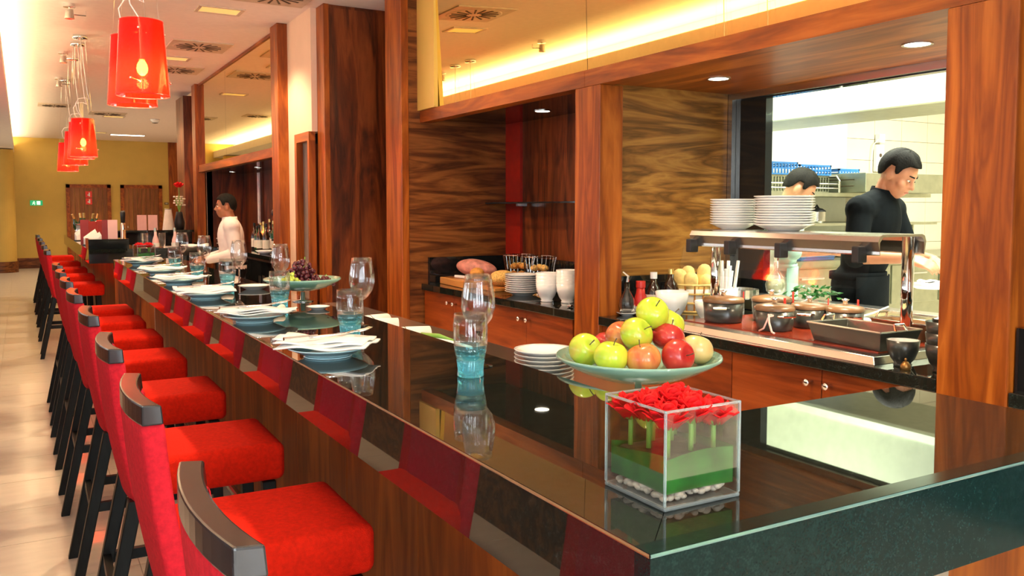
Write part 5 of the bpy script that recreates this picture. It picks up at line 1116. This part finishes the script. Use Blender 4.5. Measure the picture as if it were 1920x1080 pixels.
MB().tube([(-0.06,0.0,0.20),(-0.06,0.0,0.15),(-0.20,0.06,0.16)], 0.012, 8).build('portafilter', M_blackmat, cm); MB().ell((-0.14,0.10,0.44),(0.05,0.05,0.05)).build('dial', M_blackmat, cm, smooth=True)
for k in range(3): MB().box(-0.162,-0.158,-0.06+0.06*k,-0.03+0.06*k,0.40,0.46).build('button', M_ventdk, cm)
wc = thing('white_cup', 'white cup under the coffee machine', 'cup', (2.33,9.18,1.02)); MB().lathe([(0,0),(0.022,0),(0.035,0.06),(0.032,0.06),(0.02,0.005),(0,0.005)], 20).build('cup', M_white, wc, smooth=True); MB().tube([(0.034,0,0.05),(0.05,0,0.04),(0.028,0,0.015)], 0.004, 6).build('handle', M_white, wc)
sb_ = thing('sugar_bowl', 'shallow white bowl beside the coffee machine', 'bowl', (2.25,9.30,1.02)); MB().lathe([(0,0),(0.05,0),(0.10,0.04),(0.095,0.04),(0.045,0.006),(0,0.006)], 24).build('dish', M_white, sb_, smooth=True)
# ================================================================== FAR BAR
fb = thing('far_bar', 'second bar beyond the laid one, black front with walnut side', 'bar', (1.1,11.5,0))
box('top_slab', M_granite, 0.565, 1.05, 9.45, 15.2, 1.065, 1.10, fb); box('end_slab', M_granite, 1.05, 1.80, 9.45, 9.95, 1.065, 1.10, fb)
box('end_front', M_black, 0.58, 1.80, 9.46, 9.49, 0.96, 1.065, fb); box('end_panel', M_woodv, 0.83, 1.80, 9.70, 9.73, 0.0, 1.065, fb)
sbx = thing('service_box', 'raised black service box at the near end of the far bar', 'box', (0.75,9.68,1.1)); box('box_body', M_black, 0.565, 0.935, 9.46, 9.90, 1.1005, 1.19, sbx); box('box_lid', M_black, 0.563, 0.937, 9.458, 9.902, 1.192, 1.20, sbx)
for k in range(8): box('side_panel', M_woodv, 0.80, 0.83, 9.53+0.70*k+0.002, 9.53+0.70*(k+1)-0.002, 0.0, 1.065, fb)
box('apron', M_granite, 0.565, 0.59, 9.45, 15.2, 0.96, 1.065, fb); box('carcass', M_wooddk, 0.83, 1.04, 9.53, 15.1, 0, 1.065, fb)
cc = thing('cross_counter', 'raised black counter across the far bar carrying pink menus', 'counter', (1.55,13.5,0)); box('body', M_black, 1.06, 2.15, 13.2, 13.75, 0, 1.17, cc); box('top', M_granite, 1.055, 2.17, 13.15, 13.78, 1.17, 1.20, cc)
def menu(x, y, z, w, h, m, label, rz=0.0, group='menu cards'):
    e = thing('menu_card', label, 'menu', (x, y, z), rz, group); MB().box(-w/2,w/2,-0.004,0.004,0,h).build('cover', m, e); MB().box(-w/2+0.008,w/2-0.008,-0.006,-0.004,0.008,h-0.008).build('front_sheet', m if m is M_pinkcard else M_burg, e)
menu(1.49, 13.30, 1.20, 0.125, 0.215, M_pinkcard, 'left pink menu card standing on the black cross counter'); menu(1.635, 13.30, 1.20, 0.125, 0.215, M_pinkcard, 'right pink menu card standing on the black cross counter')
menu(0.735, 9.62, 1.2005, 0.06, 0.19, M_burg, 'burgundy menu spine on the black service box'); menu(0.80, 9.61, 1.2005, 0.09, 0.19, M_pinkcard, 'pale pink menu on the black service box')
menu(0.70, 10.9, 1.10, 0.10, 0.26, M_burg, 'burgundy menu standing on the far bar behind the napkin holder', 0.3); menu(0.66, 11.6, 1.10, 0.10, 0.27, M_burg, 'burgundy menu further back on the far bar', -0.2); menu(0.82, 11.2, 1.10, 0.12, 0.27, M_redp, 'bright red menu standing on the far bar', 0.1)
def napkin_holder(x, y, z, label, s=1.0):
    e = thing('napkin_holder', label, 'napkin holder', (x, y, z), 0.2, 'napkin holders on the far bar'); MB().box(-0.06*s,0.06*s,-0.05*s,0.05*s,0,0.01).build('base', M_blackmat, e)
    for k in range(5): MB().prism([(-0.055*s,0.01),(0.055*s,0.01),(0.055*s,(0.13+0.008*k)*s),(-0.055*s,(0.05+0.008*k)*s)], 1, (-0.04+0.016*k)*s, (-0.030+0.016*k)*s).build('napkin', M_linen, e)
napkin_holder(0.66, 9.98, 1.10, 'slanted stack of white napkins beside the black service box'); napkin_holder(0.655, 10.6, 1.10, 'white napkin stack in the middle of the far bar', 1.1); napkin_holder(0.65, 12.2, 1.10, 'white napkin stack furthest along the far bar', 1.2)
ck = thing('champagne_bucket', 'steel champagne bucket on the far bar', 'bucket', (0.75,12.9,1.10)); MB().lathe([(0,0),(0.12,0),(0.15,0.20),(0.145,0.20),(0.115,0.008),(0,0.008)], 28).build('pail', M_steel, ck, smooth=True); MB().tube([(0.15*math.cos(2*PI*k/24),0.15*math.sin(2*PI*k/24),0.20) for k in range(25)], 0.006, 6, False).build('rim', M_chrome, ck)
CB = [(0,0),(0.040,0),(0.043,0.004),(0.043,0.17),(0.030,0.22),(0.015,0.25),(0.014,0.32),(0,0.32)]
for k, (a, tl) in enumerate(((3.4,0.35),(2.2,0.15),(0.3,0.30),(5.3,0.28),(4.4,0.1))):
    e = bottle('champagne_bottle', (0.75+0.06*math.cos(a),12.9+0.06*math.sin(a),1.115), CB, M_greenb, ['leftmost leaning','rear','rightmost leaning','front right','front'][k]+' champagne bottle in the steel bucket', M_foil, (0.27,0.335,0.016), (0.05,0.13,0.0434), M_label, 'bottle', 'champagne bottles in the bucket'); e.rotation_euler = (-tl*math.sin(a), tl*math.cos(a), 0)
bt = thing('beer_tap', 'chrome beer tap with a black handle on the far bar', 'beer tap', (0.99,10.6,1.10)); MB().lathe([(0,0),(0.05,0),(0.05,0.01),(0.028,0.02),(0.028,0.24),(0,0.25)], 18).build('column', M_chrome, bt, smooth=True); MB().tube([(0,0,0.21),(0,-0.09,0.22),(0,-0.10,0.17)], 0.011, 8).build('spout', M_chrome, bt); MB().lathe([(0,0.25),(0.022,0.25),(0.028,0.36),(0.02,0.38),(0,0.38)], 14).build('tap_handle', M_blackmat, bt, smooth=True)
for k, (p, lb) in enumerate((((1.10,9.62),'tall clear glass left of the bottles on the far bar end'), ((1.28,9.70),'clear glass between the two small bottles'))):
    e = thing('highball_glass', lb, 'glass', (*p, 1.10), 0, 'tall clear glasses on the far bar'); MB().lathe([(0,0),(0.032,0),(0.036,0.15),(0.034,0.15),(0.030,0.008),(0,0.008)], 20).build('cup', M_cup, e, smooth=True)
for k, (x, lb) in enumerate(((1.20,'left small pink-labelled water bottle on the far bar end'), (1.39,'right small pink-labelled water bottle with a grey stopper'))):
    bottle('water_bottle', (x,9.58,1.10), [(0,0),(0.034,0),(0.036,0.01),(0.030,0.08),(0.014,0.13),(0.012,0.17),(0,0.17)], M_pinkcard, lb, M_steelm, (0.165,0.205,0.014), (0.01,0.05,0.0363), M_label, 'bottle', 'small water bottles')
ct_ = thing('folded_towel', 'folded white towel on the end of the far bar', 'towel', (1.60,9.66,1.104), 0.1); napkin_mesh(0.26,0.14,44).build('folded_cloth', M_linen, ct_, smooth=True, solid=0.006)
ff = thing('flower_arrangement', 'tall dark vase of white sprigs topped by a red bloom beside the wooden fin', 'flowers', (2.02,13.45,1.20))
MB().lathe([(0,0),(0.06,0),(0.075,0.10),(0.055,0.20),(0.045,0.26),(0.04,0.26),(0.05,0.20),(0,0.02)], 22).build('vase', M_blackmat, ff, smooth=True)
for k in range(7):
    a = k*0.9; MB().tube([(0,0,0.24),(0.03*math.cos(a),0.03*math.sin(a),0.36),(0.06*math.cos(a),0.06*math.sin(a),0.44+0.03*(k % 3))], 0.004, 5).build('stem', M_stem, ff)
    for j in range(5): MB().ell((0.06*math.cos(a)+0.02*math.cos(j*2.1),0.06*math.sin(a)+0.02*math.sin(j*2.1),0.36+0.03*j),(0.012,0.012,0.011)).build('blossom', M_label, ff, smooth=True)
MB().tube([(0,0,0.24),(0.005,0,0.45),(0.0,0,0.62)], 0.005, 6).build('stem', M_stem, ff)
b_ = rose(ff, 0.075, M_petal, 77); b_.location = (0,0,0.65)
wv = thing('white_lantern', 'white patterned cone-shaped lantern beside the flower vase', 'lantern', (1.86,13.40,1.20)); MB().lathe([(0,0),(0.085,0),(0.045,0.30),(0,0.30)], 18).build('cone', M_label, wv); MB().tube([(0.045*math.cos(2*PI*k/16),0.045*math.sin(2*PI*k/16),0.30) for k in range(17)], 0.006, 5, False).build('rim', M_steel, wv)
